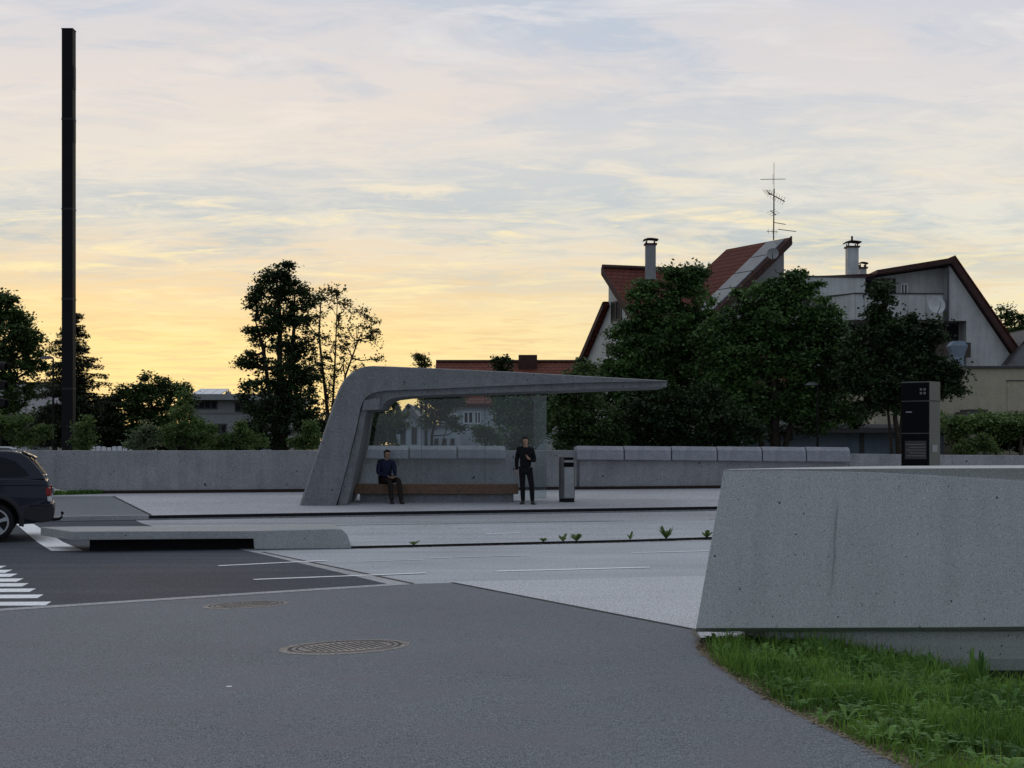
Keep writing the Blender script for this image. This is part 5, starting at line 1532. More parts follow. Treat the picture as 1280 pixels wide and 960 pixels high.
    roof_plane('tile_skin', p0 + Vector((0.02, 0, 0.05)), p0 + Vector((0.02, 9.6, 0.05)), p1 + Vector((0.02, 9.6, 0.05)), p1 + Vector((0.02, 0, 0.05)), 'tiles', root, 0.06)
    mb = MB(); mb.prism([W(1218, 362, 3), W(1229, 377, 3), W(1238, 393, 3), W(1228, 366, 3)], [W(1218, 362, 5), W(1229, 377, 5), W(1238, 393, 5), W(1228, 366, 5)]); mb.build('roof_window', 'dark_tiles', root)
    # flat roof edge further left
    mb = MB(); B = [W(985, 347.5, 0.55), W(1100, 344.5, 0.55), W(1100, 340, 0.55), W(1040, 342.5, 0.55), W(985, 344.0, 0.55)]
    mb.prism(B, [p + Vector((0, 8.5, 0)) for p in B]); mb.build('flat_roof', 'dark_tiles', root)
    # upper parapet and lower balcony parapet
    def para(pts, name, cap=True):
        mb = MB()
        fr = [Vector(p) for p in pts]
        th = Vector((0, 0.16, 0))
        for (p, q, h0, h1) in pts: pass
    def parapet(x0, x1, yt0, yt1, yb, d0, d1, d_in, mat='render_white', depth=1.4):
        mb = MB()
        a0, a1 = W(x0, yt0, d0), W(x1, yt1, d1)
        zb = W(0, yb).z
        q = [a0, a1, Vector((a1.x, a1.y, zb)), Vector((a0.x, a0.y, zb))]
        mb.prism(q, [p + Vector((0, depth, 0)) for p in q])
        o = mb.build('balcony', mat, root)
        mb = MB()
        mb.prism([a0 + Vector((-0.05, -0.05, 0.003)), a1 + Vector((0.05, -0.05, 0.003)), a1 + Vector((0.05, -0.05, 0.06)), a0 + Vector((-0.05, -0.05, 0.06))], [a0 + Vector((-0.05, 0.18, 0.003)), a1 + Vector((0.05, 0.18, 0.003)), a1 + Vector((0.05, 0.18, 0.06)), a0 + Vector((-0.05, 0.18, 0.06))])
        mb.build('coping', 'frame_dark', o)
    parapet(988, 1084, 344.6, 346.5, 372, 0.35, 0.35, 0, depth=0.545)
    parapet(1034, 1063, 371.5, 370.0, 401.5, 0.0, -0.9, 0, depth=1.5)
    parapet(1063.3, 1171, 370.0, 370.5, 401.5, -0.9, -0.9, 0, depth=1.79)
    mb = MB(); mb.tube([W(1184.5, 338, -0.06), W(1184.5, 399, -0.06)], 0.05, 6); mb.build('downpipe', 'steel_grey', root)
    mb = MB(); mb.tube([W(1101, 345.8, 0.82), W(1101, 369, 0.82)], 0.045, 6); mb.build('downpipe', 'steel_grey', root)
    for xx in (1074, 1100, 1128, 1150):
        mb = MB(); mb.box(W(xx, 401, -0.905), W(xx + 0.6, 371.5, -0.89)); mb.build('wall_joint', 'slate', root)
    # front windows; bands under the balcony put the loggia's shade into dark panes
    window(root, W(1132, 369.5, 0.898), (1, 0, 0), 9.5 * k3, 18 * k3, (0, -1, 0), 'frame_white', 1)
    window(root, W(1086, 369.5, 0.898), (1, 0, 0), 40 * k3, 24 * k3, (0, -1, 0), 'frame_dark', 3)
    window(root, W(1156, 427, 0.898), (1, 0, 0), 50 * k3, 25 * k3, (0, -1, 0), 'frame_dark', 2)
    window(root, W(1040, 428, 0.898), (1, 0, 0), 100 * k3, 25 * k3, (0, -1, 0), 'frame_dark', 6)
    mb = MB(); q = [W(1034, 429.5, -0.7), W(1207.5, 429.5, -0.7), W(1207.5, 448, -0.7), W(1034, 448, -0.7)]
    mb.prism(q, [p + Vector((0, 0.14, 0)) for p in q]); mb.build('loggia_front', 'old_wood', root)
    pc = P(1065, 0, 67); chimney(root, (pc.x, 67), 0.25, P(0, 345, 67).z, P(0, 310, 67).z, 'render_white', 'spike')
    pc = P(1078, 0, 69); chimney(root, (pc.x, 69), 0.16, P(0, 345, 69).z, P(0, 336, 69).z, 'render_white')
    dish(root, P(1171, 381, 64.2), 0.40, (0.15, -0.97, 0.2), 'render_white')
    # rear dormer mass at the back right
    # aerial
    Ya = 68.4
    m = P(967, 0, Ya)
    ae = thing('roof_aerial', 'tall television aerial mast with several antennas on the highest roof ridge', 'aerial', (m.x, Ya, P(0, 299, Ya).z))
    mb = MB(); mb.tube([(m.x, Ya, P(0, 300, Ya).z), (m.x + 0.02, Ya, P(0, 236, Ya).z)], 0.032, 6); mb.tube([(m.x + 0.02, Ya, P(0, 236, Ya).z), (m.x + 0.02, Ya, P(0, 203, Ya).z)], 0.011, 5); mb.build('mast_tube', 'black_metal', ae)
    def yagi(x0, y0, x1, y1, n, l, r=0.02, dirv=(0, 0, 1)):
        mb = MB(); p, q = P(x0, y0, Ya), P(x1, y1, Ya); mb.tube([p, q], r, 5)
        dv = Vector(dirv)
        for i in range(n):
            c = p + (q - p) * (i + 0.5) / n
            mb.tube([c - dv * l, c + dv * l], 0.008, 4)
        mb.build('antenna', 'black_metal', ae)
    yagi(950.5, 224.3, 982, 223.8, 1, 0.25, 0.014)
    yagi(959.5, 240.5, 981, 252, 7, 0.20, 0.026, (0.3, 0, 0.95))
    yagi(958, 237, 962.5, 244, 4, 0.22, 0.014, (1, 0, -0.1))
    yagi(963, 263, 970, 269, 3, 0.22, 0.02, (1, 0, 0.4))
    yagi(966.5, 278, 982, 280.5, 6, 0.05, 0.018, (0, 1, 0.2))
    yagi(972.5, 286.5, 995, 289.5, 6, 0.05, 0.018, (0, 1, 0.2))
    yagi(958, 289, 972.5, 290, 3, 0.12, 0.014)
main_house()

def simple_house(name, label, ox, Y, x1, depth, z_eave, z_ridge, zb, wall, roofm, wins=(), over=0.4, gable_front=False, cat='house'):
    root = thing(name, label, cat, ((ox + x1) / 2, Y, zb))
    mb = MB()
    if gable_front:
        xm = (ox + x1) / 2
        q = [(ox, zb), (x1, zb), (x1, z_eave), (xm, z_ridge), (ox, z_eave)]
        mb.prism([Vector((x, Y, zz)) for x, zz in q], [Vector((x, Y + depth, zz)) for x, zz in q]); mb.build('wall', wall, root)
        for s, xe in ((-1, ox), (1, x1)):
            k = (z_ridge - z_eave) / ((x1 - ox) / 2)
            a, b = Vector((xm, Y - over, z_ridge + 0.24)), Vector((xm, Y + depth + over, z_ridge + 0.24))
            c, d = Vector((xe + s * over, Y + depth + over, z_eave + 0.24 - k * over)), Vector((xe + s * over, Y - over, z_eave + 0.24 - k * over))
            roof_plane('roof', a, b, c, d, roofm, root, 0.2)
    else:
        ym = Y + depth / 2
        q = [(Y, zb), (Y + depth, zb), (Y + depth, z_eave), (ym, z_ridge), (Y, z_eave)]
        mb.prism([Vector((ox, y, zz)) for y, zz in q], [Vector((x1, y, zz)) for y, zz in q]); mb.build('wall', wall, root)
        for s, ye in ((-1, Y), (1, Y + depth)):
            k = (z_ridge - z_eave) / (depth / 2)
            a, b = Vector((ox - over, ym, z_ridge + 0.24)), Vector((x1 + over, ym, z_ridge + 0.24))
            c, d = Vector((x1 + over, ye + s * over, z_eave + 0.24 - k * over)), Vector((ox - over, ye + s * over, z_eave + 0.24 - k * over))
            roof_plane('roof', a, b, c, d, roofm, root, 0.2)
        mb = MB(); mb.tube([(ox - over, ym, z_ridge + 0.27), (x1 + over, ym, z_ridge + 0.27)], 0.11, 6); mb.build('ridge_cap', 'dark_tiles', root)
    for x, z, w, h, bars, fm in wins:
        window(root, (x, Y - 0.002, z), (1, 0, 0), w, h, (0, -1, 0), fm, bars)
    return root
# row house behind the shelter
Yh = 74.0; kh = Yh / F
xa, xb = P(549, 0, Yh).x, P(728, 0, Yh).x
ze, zrg = P(0, 506, Yh).z, P(0, 452.5, Yh + 4.5).z - 0.25
wins = [(P(x, 0, Yh).x, P(0, y, Yh).z, w * kh, h * kh, 1, 'frame_white') for x, y, w, h in ((579, 530, 13, 16), (592.5, 530, 9, 16), (562, 533, 10, 16), (615, 530, 10, 14), (690, 480, 12, 10), (640, 530, 14, 14), (668, 530, 14, 14))]
rh = simple_house('terraced_house', 'long pale blue terraced house with red tiled roof behind the shelter', xa, Yh, xb, 9.0, ze, zrg, 0.4, 'render_blue', 'tiles_far', wins)
# pale dormer front at its right end
mb = MB(); p = P(680, 468, Yh - 0.3); q = P(706, 495, Yh - 0.3)
mb.box((p.x, Yh - 0.3, q.z - 3), (q.x, Yh + 3.5, P(0, 476, Yh).z)); dm = mb.build('dormer', 'render_white', rh)
window(dm, (P(689, 0, Yh).x, Yh - 0.302, P(0, 496.5, Yh).z), (1, 0, 0), 14 * kh, 12 * kh, (0, -1, 0), 'frame_white', 1)
mb = MB(); p = P(660, 0, Yh + 3); mb.box((p.x - 0.5, Yh + 3.6, P(0, 458, Yh).z), (p.x + 0.5, Yh + 5, P(0, 451, Yh + 4).z + 0.3)); mb.build('chimney', 'dark_tiles', rh)
# small gabled house
Yg = 66.0; kg = Yg / F
wins = [(P(x, 0, Yg).x, P(0, 555, Yg).z, 6.6 * kg, 21 * kg, 1, 'frame_dark') for x in (500.5, 514.5)]
simple_house('gabled_house', 'small white gabled house with two tall windows seen through the shelter glass', P(495.5, 0, Yg).x, Yg, P(526, 0, Yg).x, 8.0, P(0, 529.5, Yg).z, P(0, 511, Yg).z, 0.4, 'render_blue', 'slate', wins, 0.25, True)
# low pale annex between them
mb = MB(); p, q = P(527.5, 534, 68), P(572, 534, 68)
rt = thing('garden_annex', 'low pale annex with small dark windows beside the gabled house', 'building', (p.x, 68, 0.4))
mb.box((p.x, 68, 0.4), (q.x, 73, p.z)); mb.build('wall', 'render_blue', rt)
for x in (543, 553, 563): window(rt, (P(x, 0, 68).x, 67.998, P(0, 556, 68).z), (1, 0, 0), 0.2, 0.30, (0, -1, 0), 'frame_dark', 0)
mb = MB(); mb.box((p.x - 0.15, 67.85, p.z + 0.003), (q.x, 73.1, p.z + 0.12)); mb.build('roof', 'slate', rt)

# flat-roofed white house on the left
def flat_house():
    Y = 82.0; k = Y / F
    x0, x1 = P(232, 0, Y).x, P(352, 0, Y).x
    z = lambda y: P(0, y, Y).z
    X = lambda x: P(x, 0, Y).x
    root = thing('flat_roof_house', 'pale grey flat-roofed house with roof-top solar panels left of the big tree', 'house', (x0, Y, 0.4))
    mb = MB(); mb.box((X(238), Y, 0.3), (x1, Y + 10, z(500))); mb.build('wall', 'render_grey', root)
    mb = MB(); mb.box((X(234), Y - 0.7, z(500.2)), (x1 + 0.5, Y + 10.5, z(493))); mb.build('roof', 'render_grey', root)
    window(root, (X(240), Y - 0.002, z(511.5)), (1, 0, 0), 32 * k, 10.5 * k, (0, -1, 0), 'frame_dark', 3)
    window(root, (X(293.5), Y - 0.002, z(515)), (1, 0, 0), 17 * k, 12 * k, (0, -1, 0), 'frame_dark', 1)
    window(root, (X(269), Y - 0.002, z(542.5)), (1, 0, 0), 14.5 * k, 13 * k, (0, -1, 0), 'frame_dark', 1)
    mb = MB(); mb.box((X(238) - 0.01, Y - 0.03, z(517.5)), (x1, Y + 0.02, z(516))); mb.build('storey_band', 'slate', root)
    for a, b in ((238, 249), (250, 262), (263, 274)):
        pn = thing('solar_panel', {238: 'leftmost tilted pale solar panel on the flat roof', 250: 'middle tilted pale solar panel on the flat roof', 263: 'rightmost tilted pale solar panel on the flat roof'}[a], 'solar panel', (X(a), Y + 1, z(493)), 'solar panels on the flat roof')
        mb = MB(); q = [Vector((X(a), Y + 0.2, z(492.6))), Vector((X(b), Y + 0.2, z(492.6))), Vector((X(b + 6), Y + 1.4, z(484.6))), Vector((X(a + 6), Y + 1.4, z(484.6)))]
        mb.prism(q, [v - Vector((0, 0, 0.06)) for v in q]); mb.build('panel_face', 'white_metal', pn)
        mb = MB(); mb.tube([q[2] - Vector((0, 0.05, 0.07)), Vector((q[2].x, q[2].y, z(493)))], 0.03, 5); mb.tube([q[3] - Vector((0, 0.05, 0.07)), Vector((q[3].x, q[3].y, z(493)))], 0.03, 5); mb.build('prop', 'steel_grey', pn)
    mb = MB()
    for a, b, t in ((276, 282, 488), (289, 297, 490.5)):
        mb.loft([[Vector((X(a) + dx, Y + 1, z(493))) for dx in (0,)] * 1 + [Vector((X(b), Y + 1, z(493))), Vector((X(b), Y + 2, z(493))), Vector((X(a), Y + 2, z(493)))], [Vector((X(a + 1.5), Y + 1.2, z(t))), Vector((X(b - 1.5), Y + 1.2, z(t))), Vector((X(b - 1.5), Y + 1.8, z(t))), Vector((X(a + 1.5), Y + 1.8, z(t)))]])
    mb.build('roof_vent', 'slate', root)
flat_house()
simple_house('grey_house', 'grey house half hidden between the left tree and the conifer', P(-20, 0, 92).x, 92.0, P(62, 0, 92).x, 9.0, P(0, 519, 92).z, P(0, 484, 96).z, 0.4, 'render_grey', 'slate',
             [(P(24, 0, 92).x, P(0, 540, 92).z, 1.2, 1.1, 1, 'frame_white')])

# cream building on the right, its vent hood, the lean-to roof and the garage row
def cream_building():
    Y = 57.0; k = Y / F
    X = lambda x: P(x, 0, Y).x
    z = lambda y: P(0, y, Y).z
    root = thing('cream_building', 'plain cream flat-roofed building behind the vine pergola', 'building', (X(1180), Y, 0.4))
    mb = MB(); mb.box((X(1092), Y, 0.3), (X(1420), Y + 8, z(460.5))); mb.build('wall', 'render_cream', root)
    mb = MB(); mb.box((X(1090), Y - 0.12, z(460.3)), (X(1422), Y + 8.2, z(457.6))); mb.build('roof_edge', 'frame_dark', root)
    mb = MB(); mb.box((X(1258), Y - 0.05, z(476.5)), (X(1330), Y + 0.02, z(475.2))); mb.build('shutter_lintel', 'frame_dark', root)
    mb = MB(); mb.box((X(1259), Y - 0.025, z(514)), (X(1330), Y + 0.02, z(476.6))); mb.build('shutter', 'render_cream', root)
    # vent hood
    v = thing('roof_vent', 'blue grey metal ventilation hood standing on the cream building roof', 'vent', (X(1208), Y + 1.2, z(457.5)))
    c = Vector((X(1208), Y + 1.2, 0)); k2 = (Y + 1.2) / F
    zz = lambda y: P(0, y, Y + 1.2).z
    def ring(y, w, d): return [Vector((c.x + sx * w * k2, c.y + sy * d * k2, zz(y))) for sx, sy in ((-1, -1), (1, -1), (1, 1), (-1, 1))]
    mb = MB(); mb.loft([ring(459, 6.6, 6), ring(444, 6.6, 6)]); mb.build('duct', 'galv', v)
    mb = MB(); mb.loft([ring(445, 7.5, 7), ring(441.5, 8.0, 7.5), ring(433, 11, 9)] ); mb.build('hood', 'galv', v)
    mb = MB(); mb.loft([ring(432.9, 11, 9), [Vector((c.x + sx * k2, c.y + sy * 9 * k2, zz(426.8))) for sx, sy in ((-6, -1), (6, -1), (6, 1), (-6, 1))]]); mb.build('hood_top', 'galv', v)
    # dark table-like roof unit
cream_building()
def lean_to():
    Y = 59.5
    root = thing('side_building', 'grey sheet-roofed annex rising at the right edge above the cream building', 'building', (P(1290, 0, Y).x, Y, 3))
    q = [(1236, 470), (1262, 452), (1277, 432), (1300, 412), (1420, 412), (1420, 500), (1236, 500)]
    mb = MB(); mb.prism([P(x, y, Y + 6) for x, y in q], [P(x, y, Y + 6) + Vector((0, 4, 0)) for x, y in q]); mb.build('wall', 'slate', root)
    q = [(1262, 453), (1278, 430), (1296, 410), (1298, 408), (1279, 427), (1257, 456)]
    mb = MB(); mb.prism([P(x, y, Y + 5.9) for x, y in q], [P(x, y, Y + 5.9) + Vector((0, 4.4, 0)) for x, y in q]); mb.build('verge_board', 'frame_dark', root)
lean_to()
def garage():
    Y = 55.0
    X = lambda x: P(x, 0, Y).x
    z = lambda y: P(0, y, Y).z
    root = thing('garage_row', 'low blue grey garage with dark roof edge in the shade under the trees', 'garage', (X(930), Y, 0.4))
    mb = MB(); mb.box((X(930), Y, 0.3), (X(1180), Y + 5, z(541))); mb.build('wall', 'garage', root)
    mb = MB(); mb.box((X(926), Y - 0.5, z(541)), (X(1182), Y + 5.2, z(535))); mb.build('roof', 'frame_dark', root)
    mb = MB(); mb.box((X(926), Y - 0.45, z(534.8)), (X(1182), Y + 5.2, z(530.5))); mb.build('roof_sheet', 'slate', root)
    mb = MB(); mb.box((X(1075), Y - 0.05, 0.4), (X(1080), Y + 0.02, z(541.2))); mb.build('downpipe', 'frame_dark', root)
garage()

# ------------------------------------------------------------------ trees and shrubs
def leaf_mesh(name, centers, normals_bias, size, mat, parent, rnd, aspect=0.55, fold=True):
    """many small pointed leaves; centers: (n,3)"""
    n = len(centers)
    d = rnd.normal(size=(n, 3)); d[:, 2] *= 0.55; d[:, 2] -= 0.10
    d /= np.linalg.norm(d, axis=1, keepdims=True) + 1e-9
    up = np.zeros((n, 3)); up[:, 2] = 1
    up += rnd.normal(size=(n, 3)) * normals_bias
    s = np.cross(d, up); s /= np.linalg.norm(s, axis=1, keepdims=True) + 1e-9
    L = size * rnd.uniform(0.6, 1.3, size=(n, 1))
    Wd = L * aspect * 0.5
    v = np.empty((n, 4, 3))
    v[:, 0] = centers - d * L * 0.5
    v[:, 1] = centers + s * Wd + d * L * 0.05
    v[:, 2] = centers + d * L * 0.5
    v[:, 3] = centers - s * Wd + d * L * 0.05
    me = bpy.data.meshes.new(name)
    me.vertices.add(n * 4); me.loops.add(n * 4); me.polygons.add(n)
    o0 = np.array(root_loc(parent))
    me.vertices.foreach_set('co', (v.reshape(-1, 3) - o0).ravel())
    me.loops.foreach_set('vertex_index', np.arange(n * 4))
    me.polygons.foreach_set('loop_start', np.arange(n) * 4)
    me.polygons.foreach_set('loop_total', np.full(n, 4))
    me.materials.append(M[mat]); me.update(); me.validate()
    o = bpy.data.objects.new(name, me); C.objects.link(o); o.parent = parent
    return o

def ellipsoid_pts(rnd, c, r, n, shell=0.5):
    d = rnd.normal(size=(n, 3)); d /= np.linalg.norm(d, axis=1, keepdims=True)
    k = rnd.uniform(0, 1, size=(n, 1)) ** (1 / 3.0) 
    k = shell + (1 - shell) * k if shell else k
    k = np.where(rnd.uniform(size=(n, 1)) < 0.3, rnd.uniform(0.1, 1, size=(n, 1)), k)
    return np.array(c) + d * k * np.array(r)

def tree(name, label, Y, blobs, stems, mat, group=None, leaf=0.16, dens=1.0, clump=0.30, per=26, depth=0.9, cat='tree', seed=1, z0=0.45, bias=0.55, twigs=True, trunk_r=0.14, bark='bark', lobes=0):
    """blobs: (px, py, rx, ry[, weight]) measured outlines of the crown's masses, given real depth; stems: list of paths (px,py) from the ground"""
    rnd = np.random.default_rng(seed)
    k = Y / F
    bx = (stems[0][0][0] - CX) * k if stems else (blobs[0][0] - CX) * k
    root = thing(name, label, cat, (bx, Y, z0), group)
    cen, allc, bc = [], [], []
    if lobes:
        extra = []
        for b in blobs:
            if b[2] < (15 if cat == 'tree' else 9): continue
            wgt = b[4] if len(b) > 4 else 1.0
            for _ in range(lobes):
                a = rnd.uniform(0, 2 * math.pi); q = rnd.uniform(0.28, 0.42)
                extra.append((b[0] + b[2] * 0.92 * math.cos(a), b[1] - b[3] * 0.92 * math.sin(a) * (1 if math.sin(a) > 0 else 0.6), b[2] * q, b[3] * q * 0.9, wgt * 0.9))
        blobs = [(b[0], b[1], b[2] * 0.86, b[3] * 0.86) + tuple(b[4:]) for b in blobs] + extra
    for b in blobs:
        wgt = b[4] if len(b) > 4 else 1.0
        rx, rz = b[2] * k, b[3] * k
        ry = (rx + rz) / 2 * depth
        c = np.array(P(b[0], b[1], Y)); c[1] += rnd.uniform(-0.35, 0.35) * ry
        bc.append((c, (rx, ry, rz)))
        area = 4 * math.pi * ((rx * ry) ** 1.6 / 3 + (rx * rz) ** 1.6 / 3 + (ry * rz) ** 1.6 / 3) ** (1 / 1.6)
        nc = max(4, int(area / (clump * clump * 1.5) * dens * wgt))
        pc = ellipsoid_pts(rnd, c, (rx, ry, rz), nc, 0.55)
        ns = max(3, int(nc * 0.16))                      # sprays that break the outline
        sp = rnd.normal(size=(ns, 3)); sp /= np.linalg.norm(sp, axis=1, keepdims=True); sp[:, 2] = np.abs(sp[:, 2]) * 0.9 + 0.05 - 0.3 * rnd.uniform(size=ns)
        sp = c + sp * np.array((rx, ry, rz)) * rnd.uniform(1.0, 1.22, size=(ns, 1))
        pc = np.concatenate([pc, sp])
        pc = pc[pc[:, 2] > z0 + 0.15]
        if len(pc) == 0: continue
        cen.append((pc, c))
        m = rnd.integers(int(per * 0.8), int(per * 4.2) + 1, size=len(pc))
        rep = np.repeat(pc, m, axis=0)
        rad = np.repeat(clump * rnd.uniform(0.35, 1.3, size=(len(pc), 1)), m, axis=0)
        off = rnd.normal(size=rep.shape) * 0.5
        off[:, 2] *= 0.62
        allc.append(rep + off * rad)
    pts = np.concatenate(allc); pts = pts[pts[:, 2] > z0 + 0.05]
    leaf_mesh('crown', pts, bias, leaf * 0.80, mat, root, rnd, 0.66)
    mb = MB()
    stem_pts = []
    for st in stems:
        path = []
        for i, (x, y) in enumerate(st):
            p = P(x, y, Y)
            if i == 0: p.z = z0 - 0.1
            p.y += rnd.uniform(-0.1, 0.1) * i
            path.append(p)
        r0 = trunk_r if st is stems[0] else trunk_r * 0.6
        mb.tube(path, [r0 * (1 - 0.75 * i / max(1, len(path) - 1)) for i in range(len(path))], 7)
        stem_pts += path[1:] if len(path) > 2 else path
        for a, b_ in zip(path[:-1], path[1:]):
            stem_pts.append((a + b_) / 2)
    if stems:
        for (c, r) in bc:
            c = Vector(c)
            lower = [s for s in stem_pts if s.z < c.z + 0.1] or stem_pts
            s = min(lower, key=lambda q: (q - c).length + max(0, q.z - c.z) * 2)
            mid = s * 0.5 + c * 0.5 + Vector((rnd.uniform(-.12, .12), rnd.uniform(-.12, .12), -0.10 * (c - s).length))
            mb.tube([s, mid, c], [trunk_r * 0.40, trunk_r * 0.28, trunk_r * 0.12], 5)
        if twigs:
            for (pc, c) in cen:
                for q in pc[::2]:
                    q = Vector(q); cc = Vector(c)
                    a = cc * 0.55 + q * 0.45; a.z -= 0.08
                    mb.tube([cc * 0.85 + q * 0.15, a, q], [0.022, 0.016, 0.007], 3)
        mb.build('trunk', bark, root, fix=False)
    return root

BIG = 'trees behind the boundary wall'
# right-hand group in front of the apartment house
tree('broadleaf_tree', 'dark green broadleaf tree with twin-lobed top left of the stepped roof', 51.0,
     [(853, 352, 26, 20), (822, 372, 26, 22), (868, 382, 24, 28), (800, 405, 26, 22), (840, 410, 45, 34), (786, 428, 22, 16, .7), (815, 440, 50, 30), (868, 432, 30, 34), (796, 470, 44, 28), (850, 478, 55, 45), (768, 462, 24, 12, .6), (770, 492, 40, 30), (820, 515, 60, 40), (862, 340, 10, 10, .8), (836, 346, 9, 10, .8)],
     [[(842, 560), (843, 520), (840, 470), (846, 410), (852, 360)], [(838, 500), (815, 450), (805, 415)], [(846, 470), (866, 420), (868, 385)]], 'leaf_maple', BIG, leaf=0.17, clump=0.34, per=26, dens=1.0, seed=3, lobes=3, trunk_r=0.17)
tree('broadleaf_tree', 'widest bushy dark green tree in front of the balcony wing', 49.0,
     [(985, 362, 34, 18), (950, 378, 34, 22), (1012, 385, 26, 26), (925, 405, 36, 26), (975, 405, 52, 36), (1030, 415, 30, 26), (905, 435, 30, 26), (945, 440, 52, 38), (1010, 450, 52, 38), (1045, 440, 22, 24), (910, 470, 34, 30), (970, 490, 72, 42), (1045, 480, 30, 34), (925, 515, 48, 34), (1020, 515, 50, 32), (992, 348, 12, 9, .7), (895, 500, 30, 36), (1000, 343, 6, 5, .5)],
     [[(968, 560), (968, 520), (966, 470), (975, 410), (985, 370)], [(966, 500), (925, 450), (920, 410)], [(968, 480), (1015, 430), (1020, 395)]], 'leaf_maple', BIG, leaf=0.17, clump=0.34, per=26, dens=1.0, seed=5, lobes=3, trunk_r=0.19)
tree('broadleaf_tree', 'smaller dark tree with narrow top and visible forked trunk beside the information pillar', 46.5,
     [(1104, 360, 9, 14, .9), (1104, 385, 16, 20), (1098, 410, 24, 20), (1085, 430, 24, 18), (1130, 418, 22, 18), (1156, 425, 18, 16), (1112, 445, 46, 24), (1150, 455, 36, 22), (1085, 462, 30, 22), (1120, 478, 56, 22), (1175, 462, 20, 14), (1195, 474, 24, 9, .8), (1178, 487, 20, 10, .8), (1090, 500, 34, 18, .8), (1120, 502, 24, 14, .9), (1140, 400, 6, 9, .6), (1165, 408, 6, 9, .6)],
     [[(1124, 566), (1123, 545), (1119, 524), (1121, 490), (1112, 440), (1104, 385)], [(1119, 524), (1108, 500), (1092, 460)], [(1120, 520), (1130, 495), (1152, 455)]], 'leaf_deep', BIG, leaf=0.16, clump=0.30, per=26, dens=1.0, seed=7, lobes=3, trunk_r=0.11)
# under-storey on the right; the darker leaf_deep colour stands in for tree shade
for args in (
    ('dark spreading shrub under the roof tip of the shelter, right of its glass', 46.0, [(722, 505, 28, 32), (700, 525, 22, 28), (745, 530, 30, 30), (730, 470, 22, 14, .8), (765, 545, 24, 16), (712, 480, 16, 12, .7), (715, 552, 30, 10), (750, 553, 30, 10)], 'leaf_dark', 21),
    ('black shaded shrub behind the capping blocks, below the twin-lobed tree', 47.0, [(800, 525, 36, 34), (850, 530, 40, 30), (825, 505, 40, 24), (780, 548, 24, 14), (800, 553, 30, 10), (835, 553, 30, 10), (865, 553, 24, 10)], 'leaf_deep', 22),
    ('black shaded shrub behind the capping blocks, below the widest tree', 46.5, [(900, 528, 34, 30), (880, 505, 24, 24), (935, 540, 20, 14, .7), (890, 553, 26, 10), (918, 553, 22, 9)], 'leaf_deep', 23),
    ('loose dark shrub in front of the blue grey garage wall', 50.5, [(975, 540, 22, 12, .5), (1010, 528, 30, 12, .6), (1060, 522, 30, 12, .7)], 'leaf_deep', 24)):
    tree('dark_shrub', args[0], args[1], args[2], [[(args[2][0][0], 560), (args[2][0][0], args[2][0][1])]], args[3], 'shrubs behind the platform wall', leaf=0.15, clump=0.30, per=24, seed=args[4], cat='shrub', trunk_r=0.05)
# left of the centre
tree('broadleaf_tree', 'tall dense dark tree standing left of the shelter leg', 48.5,
     [(345, 342, 15, 11, .55), (361, 336, 8, 8, .5), (333, 352, 12, 10, .5), (338, 366, 20, 15, .6), (366, 366, 15, 15, .6), (322, 388, 15, 16, .55), (350, 395, 26, 22, .8), (378, 398, 16, 20, .6), (386, 375, 11, 10, .4), (326, 424, 18, 16, .6), (358, 430, 28, 24, .9), (392, 425, 13, 18, .45), (316, 452, 16, 10, .5), (348, 468, 32, 26), (385, 462, 18, 22, .7), (335, 500, 34, 28), (372, 505, 32, 36), (350, 535, 42, 28), (308, 500, 9, 9, .6), (392, 530, 14, 24, .8)],
     [[(352, 562), (352, 520), (350, 460), (350, 400), (346, 345)], [(352, 480), (330, 440), (318, 400)], [(352, 450), (368, 410), (368, 365)]], 'leaf_deep', BIG, leaf=0.13, clump=0.27, per=24, dens=0.8, seed=9, lobes=3, trunk_r=0.16)
tree('slender_tree', 'thin airy tree with sparse leaves and bare stems showing sky, left of the shelter roof', 53.0,
     [(405, 372, 18, 12, .45), (420, 366, 14, 14, .4), (395, 395, 16, 22, .5), (422, 395, 18, 20, .35), (455, 392, 14, 12, .45), (462, 405, 12, 14, .4), (445, 425, 24, 22, .28), (468, 425, 12, 14, .45), (415, 430, 22, 26, .35), (430, 455, 34, 16, .35), (402, 460, 20, 24, .5), (470, 448, 8, 10, .4), (408, 500, 16, 30, .5)],
     [[(411, 562), (410, 520), (404, 470), (398, 420), (402, 375)], [(410, 520), (418, 470), (420, 420), (422, 370)], [(411, 525), (432, 470), (448, 425), (460, 395)]], 'leaf_olive', BIG, leaf=0.12, clump=0.24, per=9, dens=1.0, seed=11, lobes=1, trunk_r=0.085)
tree('broadleaf_tree', 'dark leafy tree at the left picture edge behind the car', 51.0,
     [(-12, 385, 24, 20), (6, 395, 22, 18), (22, 402, 14, 14, .8), (-5, 425, 40, 30), (25, 425, 20, 18), (40, 420, 11, 9, .7), (42, 440, 12, 9, .6), (10, 455, 40, 26), (38, 462, 12, 14, .5), (-10, 490, 45, 30), (18, 498, 28, 24, .7), (-20, 525, 45, 28), (4, 372, 9, 8, .6)],
     [[(-12, 562), (-12, 510), (-8, 450), (0, 395)], [(-10, 480), (18, 430), (24, 405)]], 'leaf_dark', BIG, leaf=0.15, clump=0.32, per=22, dens=0.8, seed=13, lobes=3, trunk_r=0.17)
